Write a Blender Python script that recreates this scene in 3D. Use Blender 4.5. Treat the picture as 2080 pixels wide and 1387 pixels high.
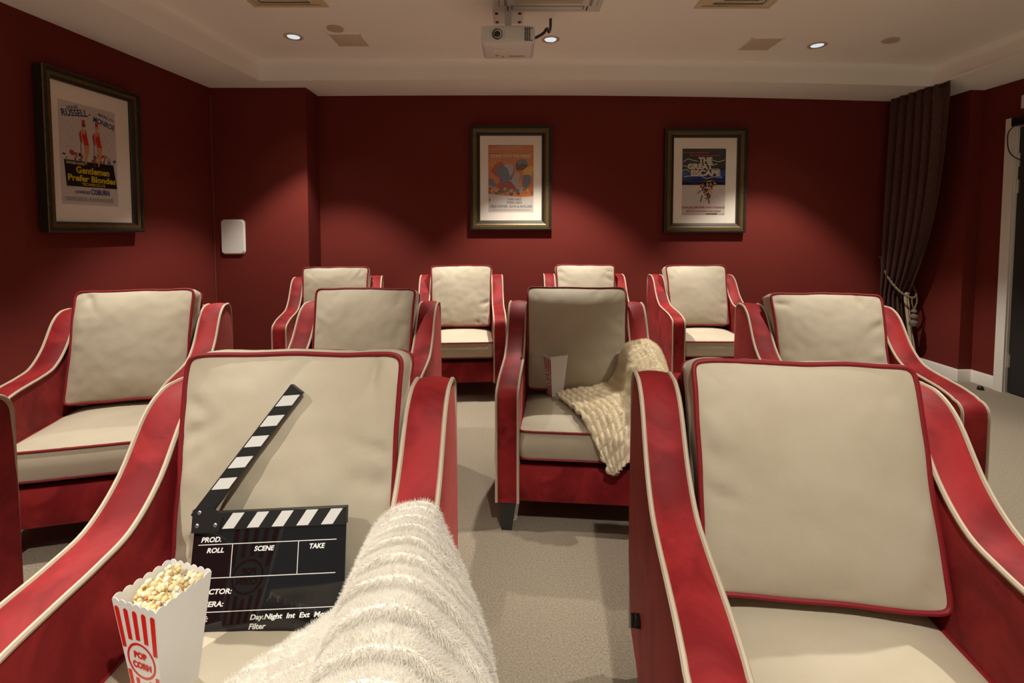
import bpy, bmesh, math, random
from mathutils import Vector, Matrix, noise
for o in list(bpy.data.objects): bpy.data.objects.remove(o, do_unlink=True)
S = bpy.context.scene
C = S.collection
PI = math.pi
R = math.radians

# ------------------------------------------------------------------ camera
cd = bpy.data.cameras.new('camera')
cam = bpy.data.objects.new('camera', cd); C.objects.link(cam)
cd.sensor_width = 36.0; cd.lens = 17.167; cd.shift_y = -0.08388
cd.clip_start = 0.02
cam.location = (0, 0, 1.25); cam.rotation_euler = (PI/2 - 0.04976, 0, 0)
S.camera = cam

# ------------------------------------------------------------------ world, exposure, lamps
w = bpy.data.worlds.new('world'); S.world = w; w.use_nodes = True
w.node_tree.nodes['Background'].inputs[0].default_value = (1.0, 0.93, 0.84, 1)
w.node_tree.nodes['Background'].inputs[1].default_value = 0.17
S.view_settings.view_transform = 'Standard'; S.view_settings.look = 'None'
S.view_settings.gamma = 1.0; S.view_settings.use_curve_mapping = False
S.view_settings.exposure = 0.45

SPOT_W, SPOT_ANG, SPOT_BLEND = 188.0, 83.5, 0.38
LAMP_COL = (1.0, 0.93, 0.83)
LAMPS = [(-1.595, 3.64), (0.285, 3.69), (2.295, 3.745),
         (-1.60, 1.75), (1.86, 1.75),
         (-1.60, -0.15), (0.285, -0.15), (2.29, -0.15),
         (-1.60, -1.7), (0.285, -1.7), (2.29, -1.7)]  # last row, behind the camera, is unseen and added for fill
def ceil_z(x): return 2.669 - (0.0042*x*x if x > 0 else 0.0)
def soff_z(x, y):
    z = 2.512 - (0.0046*x*x if x > 0 else 0.002*x*x)
    if x > 3.45: z -= 0.06*min(1, (x-3.45)/0.32)
    return z
for k, (x, y) in enumerate(LAMPS):
    ld = bpy.data.lights.new('downlight_beam', 'SPOT')
    wide = -1 < y < 1 and x < 1        # front row's left and centre beams widened to brighten the near cushions
    ld.energy = SPOT_W*(1.15 if k == 1 else 0.82 if k < 3 else 0.76 if k < 5 else 0.82); ld.color = LAMP_COL
    ld.spot_size = R(96 if wide else 87 if k == 1 else SPOT_ANG); ld.spot_blend = 0.35 if wide else SPOT_BLEND; ld.shadow_soft_size = 0.022
    lo = bpy.data.objects.new('downlight_beam', ld); C.objects.link(lo)
    lo.location = (x, y, ceil_z(x) - 0.012)
    # weaker light scattered outside the main beam by the same lamp's reflector
    l2 = bpy.data.lights.new('downlight_spill', 'SPOT'); l2.energy = SPOT_W*0.075; l2.color = LAMP_COL
    l2.spot_size = R(116); l2.spot_blend = 0.8; l2.shadow_soft_size = 0.03
    o2 = bpy.data.objects.new('downlight_spill', l2); C.objects.link(o2); o2.location = (x, y, ceil_z(x) - 0.012)

# ------------------------------------------------------------------ materials
def mat(name, col, rough=0.6, metal=0.0, sheen=0.0, sheen_tint=(1, 1, 1), spec=0.5, coat=0.0,
        noise_scale=None, noise_amt=0.0, col2=None, bump=0.0, bump_scale=400, stretch=None, detail=4, dist=0.0, emit=None, estr=0):
    m = bpy.data.materials.new(name); m.use_nodes = True
    nt = m.node_tree; b = nt.nodes['Principled BSDF']
    b.inputs['Base Color'].default_value = (*col, 1)
    b.inputs['Roughness'].default_value = rough
    b.inputs['Metallic'].default_value = metal
    b.inputs['Specular IOR Level'].default_value = spec
    b.inputs['Coat Weight'].default_value = coat
    if sheen:
        b.inputs['Sheen Weight'].default_value = sheen
        b.inputs['Sheen Roughness'].default_value = 0.35
        b.inputs['Sheen Tint'].default_value = (*sheen_tint, 1)
    if emit:
        b.inputs['Emission Color'].default_value = (*emit, 1); b.inputs['Emission Strength'].default_value = estr
    tc = None
    if noise_scale or bump:
        tc = nt.nodes.new('ShaderNodeTexCoord')
        src = tc.outputs['Object']
        if stretch:
            mp = nt.nodes.new('ShaderNodeMapping'); mp.inputs['Scale'].default_value = stretch
            nt.links.new(src, mp.inputs['Vector']); src = mp.outputs['Vector']
    if noise_scale:
        n = nt.nodes.new('ShaderNodeTexNoise'); n.inputs['Scale'].default_value = noise_scale
        n.inputs['Detail'].default_value = detail; n.inputs['Roughness'].default_value = 0.6; n.inputs['Distortion'].default_value = dist
        nt.links.new(src, n.inputs['Vector'])
        rp = nt.nodes.new('ShaderNodeValToRGB')
        rp.color_ramp.elements[0].position = 0.5 - noise_amt; rp.color_ramp.elements[1].position = 0.5 + noise_amt
        rp.color_ramp.elements[0].color = (*col, 1); rp.color_ramp.elements[1].color = (*(col2 or col), 1)
        nt.links.new(n.outputs['Fac'], rp.inputs['Fac'])
        nt.links.new(rp.outputs['Color'], b.inputs['Base Color'])
    if bump:
        n2 = nt.nodes.new('ShaderNodeTexNoise'); n2.inputs['Scale'].default_value = bump_scale
        n2.inputs['Detail'].default_value = 3
        nt.links.new(tc.outputs['Object'], n2.inputs['Vector'])
        bp = nt.nodes.new('ShaderNodeBump'); bp.inputs['Strength'].default_value = bump; bp.inputs['Distance'].default_value = 0.004
        nt.links.new(n2.outputs['Fac'], bp.inputs['Height'])
        nt.links.new(bp.outputs['Normal'], b.inputs['Normal'])
    return m
M = {}
M['wall'] = mat('wall_paint', (0.145, 0.019, 0.0135), 0.75, spec=0.2, noise_scale=1.3, noise_amt=0.3, col2=(0.156, 0.0215, 0.0155), bump=0.05, bump_scale=220)
M['ceil'] = mat('ceiling_paint', (0.93, 0.90, 0.84), 0.9, spec=0.1)
M['trimwhite'] = mat('white_gloss', (0.78, 0.75, 0.68), 0.45)
M['carpet'] = mat('carpet', (0.215, 0.178, 0.13), 1.0, spec=0.05, noise_scale=160, noise_amt=0.22, col2=(0.35, 0.30, 0.228), bump=0.9, bump_scale=330, detail=2)
M['red'] = mat('red_velvet', (0.150, 0.005, 0.007), 0.62, sheen=0.35, sheen_tint=(1.0, 0.25, 0.22), spec=0.2, noise_scale=5.0, noise_amt=0.13, detail=6, dist=0.9, col2=(0.31, 0.020, 0.022), bump=0.10, bump_scale=600)
M['redpipe'] = mat('red_piping', (0.20, 0.008, 0.012), 0.6, sheen=0.15, sheen_tint=(1, .3, .3), spec=0.3)
M['cream'] = mat('cream_velvet', (0.43, 0.375, 0.275), 0.7, sheen=0.3, sheen_tint=(1, .95, .85), spec=0.25, noise_scale=4.0, noise_amt=0.22, col2=(0.50, 0.445, 0.34), bump=0.14, bump_scale=420, stretch=(1, 1.6, 1.6))
M['creampipe'] = mat('cream_piping', (0.47, 0.40, 0.30), 0.65, spec=0.3)
M['legwood'] = mat('dark_wood', (0.022, 0.020, 0.020), 0.4)
M['black'] = mat('black_cloth', (0.012, 0.010, 0.010), 0.9, spec=0.1)
M['blackplastic'] = mat('black_plastic', (0.010, 0.010, 0.010), 0.35)
M['whiteplastic'] = mat('white_plastic', (0.72, 0.70, 0.66), 0.4)
M['greyplastic'] = mat('grey_plastic', (0.32, 0.30, 0.28), 0.5)
M['acrylic'] = mat('black_acrylic', (0.006, 0.006, 0.007), 0.03, spec=0.6)
M['stickblack'] = mat('painted_black', (0.010, 0.010, 0.010), 0.45)
M['stickwhite'] = mat('painted_white', (0.60, 0.60, 0.58), 0.5)
M['printwhite'] = mat('white_print', (0.80, 0.80, 0.78), 0.5)
M['screw'] = mat('screw_metal', (0.65, 0.63, 0.60), 0.3, metal=1)
M['fur'] = mat('cream_fur', (0.72, 0.68, 0.60), 0.85, spec=0.15, noise_scale=14, noise_amt=0.25, col2=(0.82, 0.79, 0.72))
M['fur2'] = mat('sand_fur', (0.80, 0.71, 0.52), 0.85, spec=0.15, noise_scale=16, noise_amt=0.25, col2=(0.88, 0.80, 0.63))
M['box'] = mat('white_card', (0.72, 0.71, 0.68), 0.35)
M['boxred'] = mat('red_print', (0.62, 0.012, 0.008), 0.35)
M['pop'] = mat('popcorn', (0.62, 0.46, 0.18), 0.8, spec=0.2, noise_scale=60, noise_amt=0.12, col2=(0.72, 0.67, 0.53))
M['hull'] = mat('popcorn_hull', (0.42, 0.17, 0.03), 0.5)
M['frame'] = mat('dark_bronze', (0.016, 0.012, 0.008), 0.5, noise_scale=60, noise_amt=0.2, col2=(0.032, 0.024, 0.014), spec=0.3)
M['bronze'] = mat('antique_bronze', (0.055, 0.036, 0.014), 0.42, metal=0.5, noise_scale=160, noise_amt=0.2, col2=(0.20, 0.135, 0.055))
M['matboard'] = mat('mat_board', (0.86, 0.79, 0.69), 0.9, spec=0.1)
M['curtain'] = mat('curtain_weave', (0.046, 0.017, 0.017), 0.8, spec=0.15, noise_scale=60, noise_amt=0.25, col2=(0.140, 0.070, 0.055), bump=0.3, bump_scale=260, stretch=(1, 1, 6))
M['lining'] = mat('curtain_lining', (0.40, 0.33, 0.22), 0.9)
M['rope'] = mat('gold_rope', (0.13, 0.10, 0.05), 0.6, noise_scale=200, noise_amt=0.2, col2=(0.23, 0.185, 0.11))
M['tassel'] = mat('grey_tassel', (0.09, 0.07, 0.055), 0.7, noise_scale=120, noise_amt=0.2, col2=(0.16, 0.13, 0.10))
M['door'] = mat('dark_door', (0.018, 0.017, 0.016), 0.5)
M['vent'] = mat('vent_cream', (0.66, 0.54, 0.36), 0.6)
M['grille'] = mat('grille_cream', (0.62, 0.53, 0.41), 0.9)
M['disc'] = mat('sprinkler_cover', (0.56, 0.45, 0.36), 0.5)
M['lampmetal'] = mat('chrome', (0.75, 0.75, 0.75), 0.15, metal=1)
M['lampglow'] = mat('lamp_glow', (0.8, 0.8, 0.8), 0.3, emit=(0.80, 0.93, 1.0), estr=0.5)
M['lens'] = mat('lens_glass', (0.004, 0.004, 0.006), 0.05, spec=0.8)
M['led'] = mat('orange_led', (0.7, 0.25, 0.12), 0.4)
M['seam'] = mat('cream_caulk', (0.34, 0.20, 0.11), 0.8)
M['cable'] = mat('purple_cable', (0.035, 0.018, 0.035), 0.5)
def ink(name, col): M[name] = mat(name, col, 0.7, spec=0.15)
ink('paper_grey', (0.60, 0.54, 0.50)); ink('paper_cream', (0.60, 0.53, 0.47)); ink('ink_navy', (0.022, 0.055, 0.16))
ink('ink_black', (0.012, 0.010, 0.010)); ink('ink_yellow', (0.62, 0.48, 0.01)); ink('ink_red', (0.55, 0.035, 0.02))
ink('ink_skin', (0.60, 0.27, 0.13)); ink('ink_orange', (0.58, 0.17, 0.03)); ink('ink_amber', (0.66, 0.34, 0.05))
ink('ink_slate', (0.16, 0.16, 0.19)); ink('ink_brown', (0.12, 0.05, 0.03)); ink('ink_green', (0.16, 0.15, 0.06))
ink('ink_lilac', (0.40, 0.34, 0.35)); ink('ink_blue', (0.012, 0.03, 0.14)); ink('ink_bone', (0.62, 0.56, 0.45))
ink('ink_rust', (0.36, 0.07, 0.035)); ink('ink_cyan', (0.03, 0.07, 0.25)); ink('ink_rose', (0.42, 0.12, 0.10))
# picture glass: clear pane with a real sheen that grows towards grazing view
g = bpy.data.materials.new('picture_glass'); g.use_nodes = True
nt = g.node_tree; nt.nodes.clear()
out = nt.nodes.new('ShaderNodeOutputMaterial'); mx = nt.nodes.new('ShaderNodeMixShader'); lw = nt.nodes.new('ShaderNodeLayerWeight')
tr = nt.nodes.new('ShaderNodeBsdfTransparent'); gl = nt.nodes.new('ShaderNodeBsdfGlossy'); gl.inputs['Roughness'].default_value = 0.07
pw_ = nt.nodes.new('ShaderNodeMath'); pw_.operation = 'POWER'; pw_.inputs[1].default_value = 4.0
ma_ = nt.nodes.new('ShaderNodeMath'); ma_.operation = 'MULTIPLY_ADD'; ma_.inputs[1].default_value = 0.6; ma_.inputs[2].default_value = 0.035
lw.inputs['Blend'].default_value = 0.5
nt.links.new(lw.outputs['Facing'], pw_.inputs[0]); nt.links.new(pw_.outputs[0], ma_.inputs[0]); nt.links.new(ma_.outputs[0], mx.inputs[0])
nt.links.new(tr.outputs[0], mx.inputs[1]); nt.links.new(gl.outputs[0], mx.inputs[2]); nt.links.new(mx.outputs[0], out.inputs[0])
M['glass'] = g

# ------------------------------------------------------------------ helpers
def mesh_obj(name, verts, faces, mats, parent=None, fm=None, smooth=True, ang=40, loc=None, rot=None):
    me = bpy.data.meshes.new(name)
    me.from_pydata([tuple(v) for v in verts], [], faces)
    if not isinstance(mats, (list, tuple)): mats = [mats]
    for m in mats: me.materials.append(m)
    if fm:
        for i, p in enumerate(me.polygons): p.material_index = fm[i]
    bm = bmesh.new(); bm.from_mesh(me); bmesh.ops.recalc_face_normals(bm, faces=bm.faces); bm.to_mesh(me); bm.free()
    if smooth:
        me.shade_smooth(); me.set_sharp_from_angle(angle=R(ang))
    o = bpy.data.objects.new(name, me); C.objects.link(o)
    if parent: o.parent = parent
    if loc: o.location = loc
    if rot: o.rotation_euler = rot
    return o
class MB:
    """collects shapes into one mesh"""
    def __init__(s): s.v = []; s.f = []; s.m = []
    def add(s, verts, faces, mi=0):
        b = len(s.v); s.v += [tuple(v) for v in verts]
        for f in faces: s.f.append(tuple(i+b for i in f)); s.m.append(mi)
    def box(s, c, d, mi=0, mtx=None):
        x, y, z = d[0]/2, d[1]/2, d[2]/2
        vs = [Vector((sx*x, sy*y, sz*z)) for sz in (-1, 1) for sy in (-1, 1) for sx in (-1, 1)]
        if mtx: vs = [mtx @ v for v in vs]
        vs = [v+Vector(c) for v in vs]
        s.add(vs, [(0, 2, 3, 1), (4, 5, 7, 6), (0, 1, 5, 4), (2, 6, 7, 3), (0, 4, 6, 2), (1, 3, 7, 5)], mi)
    def rbox(s, c, d, r, mi=0, seg=3, mtx=None):
        bm = bmesh.new(); bmesh.ops.create_cube(bm, size=1)
        bmesh.ops.scale(bm, vec=d, verts=bm.verts)
        bmesh.ops.bevel(bm, geom=bm.edges[:], offset=r, segments=seg, profile=0.5, affect='EDGES')
        bm.verts.index_update()
        vs = [v.co.copy() for v in bm.verts]
        if mtx: vs = [mtx @ v for v in vs]
        s.add([v+Vector(c) for v in vs], [[v.index for v in f.verts] for f in bm.faces], mi); bm.free()
    def tube(s, pts, r, n=8, closed=False, mi=0, caps=True):
        pts = [Vector(p) for p in pts]; N = len(pts); rings = []
        up = None
        for i, p in enumerate(pts):
            if closed: t = pts[(i+1) % N]-pts[i-1]
            else: t = pts[min(i+1, N-1)]-pts[max(i-1, 0)]
            if t.length < 1e-9: t = Vector((0, 0, 1))
            t.normalize()
            if up is None: up = t.orthogonal().normalized()
            up = (up - t*up.dot(t)).normalized(); bn = t.cross(up)
            rr = r[i] if isinstance(r, (list, tuple)) else r
            rings.append([p+(up*math.cos(2*PI*k/n)+bn*math.sin(2*PI*k/n))*rr for k in range(n)])
        vs = [v for q in rings for v in q]; fs = []
        for i in range(N if closed else N-1):
            j = (i+1) % N
            for k in range(n): fs.append((i*n+k, i*n+(k+1) % n, j*n+(k+1) % n, j*n+k))
        if not closed and caps:
            fs.append(tuple(range(n))[::-1]); fs.append(tuple((N-1)*n+k for k in range(n)))
        s.add(vs, fs, mi)
    def lathe(s, prof, c, n=24, mi=0, axis='z', caps=True):
        vs = []; fs = []
        for (r, h) in prof:
            for k in range(n):
                a = 2*PI*k/n; p = (r*math.cos(a), r*math.sin(a), h)
                if axis == 'y': p = (p[0], p[2], p[1])
                if axis == 'x': p = (p[2], p[0], p[1])
                vs.append(Vector(p)+Vector(c))
        for i in range(len(prof)-1):
            for k in range(n): fs.append((i*n+k, i*n+(k+1) % n, (i+1)*n+(k+1) % n, (i+1)*n+k))
        if caps:
            fs.append(tuple(range(n))); fs.append(tuple((len(prof)-1)*n+k for k in range(n)))
        s.add(vs, fs, mi)
    def build(s, name, mats, parent=None, smooth=True, ang=40, loc=None, rot=None):
        return mesh_obj(name, s.v, s.f, mats, parent, s.m, smooth, ang, loc, rot)
def tag(o, label=None, cat=None, group=None, kind=None):
    if label: o['label'] = label
    if cat: o['category'] = cat
    if group: o['group'] = group
    if kind: o['kind'] = kind
    return o
def thing(name, label, cat, loc=(0, 0, 0), rot=(0, 0, 0), group=None):
    o = bpy.data.objects.new(name, None); o.empty_display_size = 0.05; C.objects.link(o)
    o.location = loc; o.rotation_euler = rot
    return tag(o, label, cat, group)
def structure(o): o['kind'] = 'structure'; return o
def catmull(P, n):
    """n samples along an open Catmull-Rom curve through P (Vectors)"""
    P = [Vector(p) for p in P]; k = len(P)-1; outp = []
    for i in range(n):
        t = i/(n-1)*k; j = min(int(t), k-1); u = t-j
        p1, p2 = P[j], P[j+1]
        p0 = P[j-1] if j > 0 else p1*2-p2
        p3 = P[j+2] if j+2 <= k else p2*2-p1
        outp.append(0.5*((2*p1)+(p2-p0)*u+(2*p0-5*p1+4*p2-p3)*u*u+(3*p1-p0-3*p2+p3)*u**3))
    return outp
def interp(x, xs, ys):
    if x <= xs[0]: return ys[0]
    for i in range(len(xs)-1):
        if x <= xs[i+1]:
            t = (x-xs[i])/(xs[i+1]-xs[i]); return ys[i]+(ys[i+1]-ys[i])*t
    return ys[-1]
def text_mesh(body, bold=0.02, shear=0.0, space=1.0):
    """2D triangles of a word, scaled into the unit square; returns verts, faces, aspect"""
    cu = bpy.data.curves.new('lettering', 'FONT'); cu.body = body; cu.offset = bold; cu.shear = shear
    cu.space_character = space; cu.resolution_u = 3; cu.fill_mode = 'FRONT'
    ob = bpy.data.objects.new('lettering', cu); C.objects.link(ob)
    bpy.context.view_layer.update()
    dg = bpy.context.evaluated_depsgraph_get()
    me = bpy.data.meshes.new_from_object(ob.evaluated_get(dg))
    vs = [v.co.copy() for v in me.vertices]; fs = [tuple(p.vertices) for p in me.polygons]
    bpy.data.objects.remove(ob, do_unlink=True); bpy.data.meshes.remove(me); bpy.data.curves.remove(cu)
    x0 = min(v.x for v in vs); x1 = max(v.x for v in vs); y0 = min(v.y for v in vs); y1 = max(v.y for v in vs)
    return [((v.x-x0)/(x1-x0), (v.y-y0)/(y1-y0)) for v in vs], fs, (x1-x0)/(y1-y0)

# ------------------------------------------------------------------ the room
YF = -3.2
def xl_wall(y): return -2.645 + (y-4.354)*0.0959
# floor
structure(mesh_obj('floor', [(-3.6, YF, 0), (4.1, YF, 0), (4.1, 4.9, 0), (-3.6, 4.9, 0)], [(0, 1, 2, 3)], M['carpet'], smooth=False))
# walls
b = MB(); b.box((0.9, 4.66, 1.4), (5.75, 0.1, 2.8)); structure(b.build('wall_back', M['wall'], smooth=False))
b = MB(); b.box(((-3.0-1.806)/2, 4.60, 1.4), (1.194, 0.52, 2.8)); structure(b.build('wall_back_pillar', M['wall'], smooth=False))
x0, x1 = xl_wall(4.5), xl_wall(YF)
structure(mesh_obj('wall_left', [(x0, 4.5, 0), (x1, YF, 0), (x1, YF, 2.8), (x0, 4.5, 2.8), (x0-.12, 4.5, 0), (x1-.12, YF, 0), (x1-.12, YF, 2.8), (x0-.12, 4.5, 2.8)],
          [(0, 1, 2, 3), (4, 7, 6, 5), (0, 4, 5, 1), (3, 2, 6, 7), (0, 3, 7, 4), (1, 5, 6, 2)], M['wall'], smooth=False))
DY0, DY1, DZ = 2.83, 3.735, 2.045
b = MB()
b.box((3.82, 4.365, 1.4), (0.2, 0.69, 2.8))
b.box((3.93, (DY1+0.02+4.02)/2, 1.4), (0.2, 4.02-DY1-0.02, 2.8))
b.box((3.93, (DY0+DY1)/2, (DZ+0.02+2.8)/2), (0.2, DY1-DY0+0.04, 2.8-DZ-0.02))
b.box((3.93, (DY0-0.02+YF)/2, 1.4), (0.2, DY0-0.02-YF, 2.8))
structure(b.build('wall_right', M['wall'], smooth=False))
# ceiling: tray recess with a soffit border and coved upstand
def xi_left(y): return -2.102 + (y-4.14)*0.105
XR = 3.521; YB = 4.14
b = MB()
NB = 18
def ring(d):
    pts = [(xi_left(YF)+d, YF)]
    pts += [(xi_left(y)+d, y) for y in (0.0, 2.5)]
    for i in range(NB+1):
        t = i/NB; pts.append((xi_left(YB)+d+(XR-d-xi_left(YB)-d)*t, YB-d))
    pts += [(XR-d, y) for y in (2.5, 0.0, YF)]
    return pts
prof = [(0, 0.0)] + [(0, 0.25)] + [(0.05*(1-math.cos(a*PI/2/6)), 0.68+0.32*math.sin(a*PI/2/6)) for a in range(0, 7)]
prev = None
for (d, t) in prof:
    rg = ring(d); vs = []
    for q, (x, y) in enumerate(rg):
        xe, ye = ring(0)[q]
        vs.append((x, y, soff_z(min(xe, 3.45), ye)*(1-t)+ceil_z(x)*t))
    if prev is not None:
        n = len(vs); b.add(prev+vs, [(i, i+1, n+i+1, n+i) for i in range(n-1)])
    prev = vs
top = prev
# tray top
n = len(top); vs = list(top); mid = [(x*0.999, YF, z) for (x, y, z) in top]
fs = []
bot = [(x, YF, ceil_z(x)) for (x, y, z) in top[3:3+NB+1]]
bk = top[3:3+NB+1]
b.add(list(bk)+bot, [(i, i+1, NB+1+i+1, NB+1+i) for i in range(NB)])
b.add([top[0], top[1], top[2], top[3], (top[3][0], YF, top[3][2])], [(0, 1, 2, 3, 4)])
e = 3+NB
b.add([top[e], top[e+1], top[e+2], top[e+3], (top[e][0], YF, top[e][2])], [(0, 1, 2, 3, 4)])
# soffit underside
inner = ring(0)
back_in = inner[3:3+NB+1]
vs = []; NX = len(back_in)
for (x, y) in back_in: vs.append((x, y, soff_z(min(x, 3.45), y)))
for i, (x, y) in enumerate(back_in):
    t = i/NB; xo = -2.60+(3.98+2.60)*t
    vs.append((x, 4.72, soff_z(min(x, 3.45), 4.72)))
b.add(vs, [(i, i+1, NX+i+1, NX+i) for i in range(NX-1)])
zL = soff_z(-2.102, YB); zR = soff_z(3.45, YB)
b.add([(xi_left(YF), YF, zL), (xi_left(YB), YB, zL), (xi_left(YB), 4.72, zL), (-3.5, 4.72, zL), (-3.5, YF, zL)], [(0, 1, 2, 3, 4)])
ys = [YF, 2.5, YB, 4.72]; xs = [XR, 3.60, 3.70, 4.0]
vs = [(x, y, zR-0.07*min(1, (x-XR)/0.2)) for y in ys for x in xs]
b.add(vs, [(j*4+i, j*4+i+1, (j+1)*4+i+1, (j+1)*4+i) for j in range(3) for i in range(3)])
structure(b.build('ceiling', M['ceil'], ang=35))
# small lip along the right soffit edge (curtain track cover)
b = MB(); b.box((XR-0.006, (YF+YB)/2, zR+0.012), (0.012, YB-YF, 0.024)); structure(b.build('trim_1', M['ceil'], smooth=False))
# caulked corner seam, left
b = MB()
pts = [(-2.640+0.004*noise.noise(Vector((0, 0, z*3))), 4.336, z) for z in [0.1+0.06*i for i in range(40)]]
b.tube(pts, [0.0012+0.0009*noise.noise(Vector((9, 3, p[2]*5))) for p in pts], 5); structure(b.build('trim_2', M['seam']))
# baseboards
def baseboard(name, pts):
    vs = []; prof = [(0, 0), (0.016, 0), (0.016, 0.086), (0.010, 0.098), (0, 0.10)]
    P = [Vector((p[0], p[1], 0)) for p in pts]
    for i, p in enumerate(P):
        d1 = (P[i]-P[i-1]).normalized() if i > 0 else (P[1]-P[0]).normalized()
        d2 = (P[i+1]-P[i]).normalized() if i < len(P)-1 else d1
        n1 = Vector((-d1.y, d1.x, 0)); n2 = Vector((-d2.y, d2.x, 0)); nn = (n1+n2).normalized(); nn /= max(0.3, nn.dot(n1))
        for (o, h) in prof: vs.append(p+nn*o+Vector((0, 0, h)))
    k = len(prof); fs = []
    for i in range(len(P)-1):
        for j in range(k): fs.append((i*k+j, i*k+(j+1) % k, (i+1)*k+(j+1) % k, (i+1)*k+j))
    fs.append(tuple(range(k))); fs.append(tuple((len(P)-1)*k+j for j in range(k)))
    structure(mesh_obj(name, vs, fs, M['trimwhite'], ang=30))
baseboard('baseboard_right', [(3.83, 3.80), (3.83, 4.02), (3.72, 4.02), (3.72, 4.61)])
baseboard('baseboard_back', [(3.72, 4.61), (-1.806, 4.61), (-1.806, 4.34), (-2.64, 4.34)])
baseboard('baseboard_left', [(xl_wall(4.33), 4.33), (xl_wall(-3), -3)])
# door with architrave
b = MB()
b.box((3.818, DY1+0.036, 1.055), (0.030, 0.072, 2.11)); b.box((3.818, DY0-0.036, 1.055), (0.030, 0.072, 2.11)); b.box((3.818, (DY0+DY1)/2, 2.075), (0.030, DY1-DY0, 0.07))
b.box((3.90, DY1+0.008, 1.02), (0.16, 0.020, 2.045)); b.box((3.90, DY0-0.008, 1.02), (0.16, 0.020, 2.045)); b.box((3.90, (DY0+DY1)/2, DZ+0.006), (0.16, DY1-DY0, 0.02))
d1 = structure(b.build('door_1', M['trimwhite'], smooth=False))
b = MB(); b.box((3.862, (DY0+DY1)/2, 1.022), (0.044, DY1-DY0-0.008, 2.028)); lf = b.build('door_leaf', M['door'], d1, smooth=False)
for z in (1.79, 1.59, 0.25):
    b = MB(); b.box((3.838, DY1-0.004, z), (0.006, 0.030, 0.10)); b.tube([(3.834, DY1-0.004, z-0.052), (3.834, DY1-0.004, z+0.052)], 0.007, 10)
    b.build('hinge', M['screw'], d1)
b = MB(); b.tube([(3.84, DY0+0.07, 1.0), (3.79, DY0+0.07, 1.0), (3.79, DY0+0.19, 1.0)], 0.010, 10); b.lathe([(0.026, 0), (0.026, 0.008)], (3.834, DY0+0.07, 1.0), axis='x'); b.build('door_handle', M['screw'], d1)
# door closer above the door, with its loose cable
t = thing('door_closer', 'black door closer box at the top of the dark door at right', 'door closer', (3.80, 3.62, 2.07))
b = MB(); b.rbox((-0.01, 0.0, 0.0), (0.055, 0.22, 0.065), 0.008); b.build('closer_body', M['blackplastic'], t)
b = MB(); b.tube(catmull([(-0.01, .10, -0.02), (-0.02, .14, -0.07), (-0.02, .14, -0.17), (-0.015, .115, -0.24), (0.02, .07, -0.29), (0.04, 0.03, -0.30)], 24), 0.004, 6); b.build('cable', M['blackplastic'], t)
t = thing('wall_plate', 'small white plate on the dark wall above the door at right', 'wall plate', (3.829, 3.66, 2.215))
b = MB(); b.rbox((-0.012, 0, 0), (0.024, 0.09, 0.10), 0.006); b.build('plate', M['whiteplastic'], t)
t = thing('door_stop', 'small black rubber door stop on the carpet by the door', 'door stop', (3.70, 3.80, 0))
b = MB(); b.lathe([(0.022, 0.0), (0.022, 0.012), (0.018, 0.026), (0.008, 0.033)], (0, 0, 0), 18); b.build('rubber', M['blackplastic'], t)
# wall speaker plate on the pillar
t = thing('wall_speaker', 'white rounded rectangular speaker panel on the red pillar', 'wall speaker', (-2.472, 4.34, 1.20))
bm = bmesh.new()
vs = []; fs = []
def rrect(wd, h, r, n=6):
    p = []
    for (cx, cz, a0) in ((wd/2-r, h/2-r, 0), (-wd/2+r, h/2-r, 90), (-wd/2+r, -h/2+r, 180), (wd/2-r, -h/2+r, 270)):
        for k in range(n+1): a = R(a0+90*k/n); p.append((cx+r*math.cos(a), cz+r*math.sin(a)))
    return p
bm.free()
def plate(rings, name, m, parent, **k):
    b = MB(); n = len(rings[0][0]); vs = []
    for (p, y) in rings: vs += [(x, y, z) for (x, z) in p]
    fs = [(i*n+j, i*n+(j+1) % n, (i+1)*n+(j+1) % n, (i+1)*n+j) for i in range(len(rings)-1) for j in range(n)]
    fs.append(tuple(range(n))); fs.append(tuple((len(rings)-1)*n+j for j in range(n)))
    b.add(vs, fs); return b.build(name, m, parent, **k)
plate([(rrect(.200, .296, .028), 0), (rrect(.200, .296, .028), -0.014), (rrect(.192, .288, .026), -0.02)], 'speaker_grille', M['whiteplastic'], t)
plate([(rrect(.212, .308, .032), 0), (rrect(.212, .308, .032), -0.006)], 'speaker_rim', M['trimwhite'], t)

# ------------------------------------------------------------------ ceiling fittings
vis = {0: 'chrome recessed downlight at left, before the red pillar', 1: 'chrome recessed downlight beside the projector, by its cable', 2: 'chrome recessed downlight at right, between grille and sprinkler cover'}
for k, (x, y) in enumerate(LAMPS):
    t = thing('downlight', vis.get(k, 'chrome recessed downlight out of view, those behind the camera added as fill'), 'downlight', (x, y, ceil_z(x)), group='recessed ceiling downlights')
    if k > 2: t['label'] = 'chrome recessed downlight in the ceiling over the front seats'
    b = MB(); b.lathe([(0.068, 0.004), (0.068, -0.004), (0.060, -0.007), (0.052, -0.004), (0.050, 0.0)], (0, 0, 0), 28, caps=False); b.build('trim_ring', M['disc'], t)
    b = MB(); b.lathe([(0.051, -0.003), (0.044, -0.0005), (0.030, 0.001), (0.026, 0.001)], (0, 0, -0.002), 24, caps=False); b.build('reflector', M['lampmetal'], t)
    b = MB(); b.lathe([(0.0445, -0.0012), (0.025, -0.0022), (0.004, -0.003)], (0, 0, -0.0022), 20); b.build('lamp', M['lampglow'], t)
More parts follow.
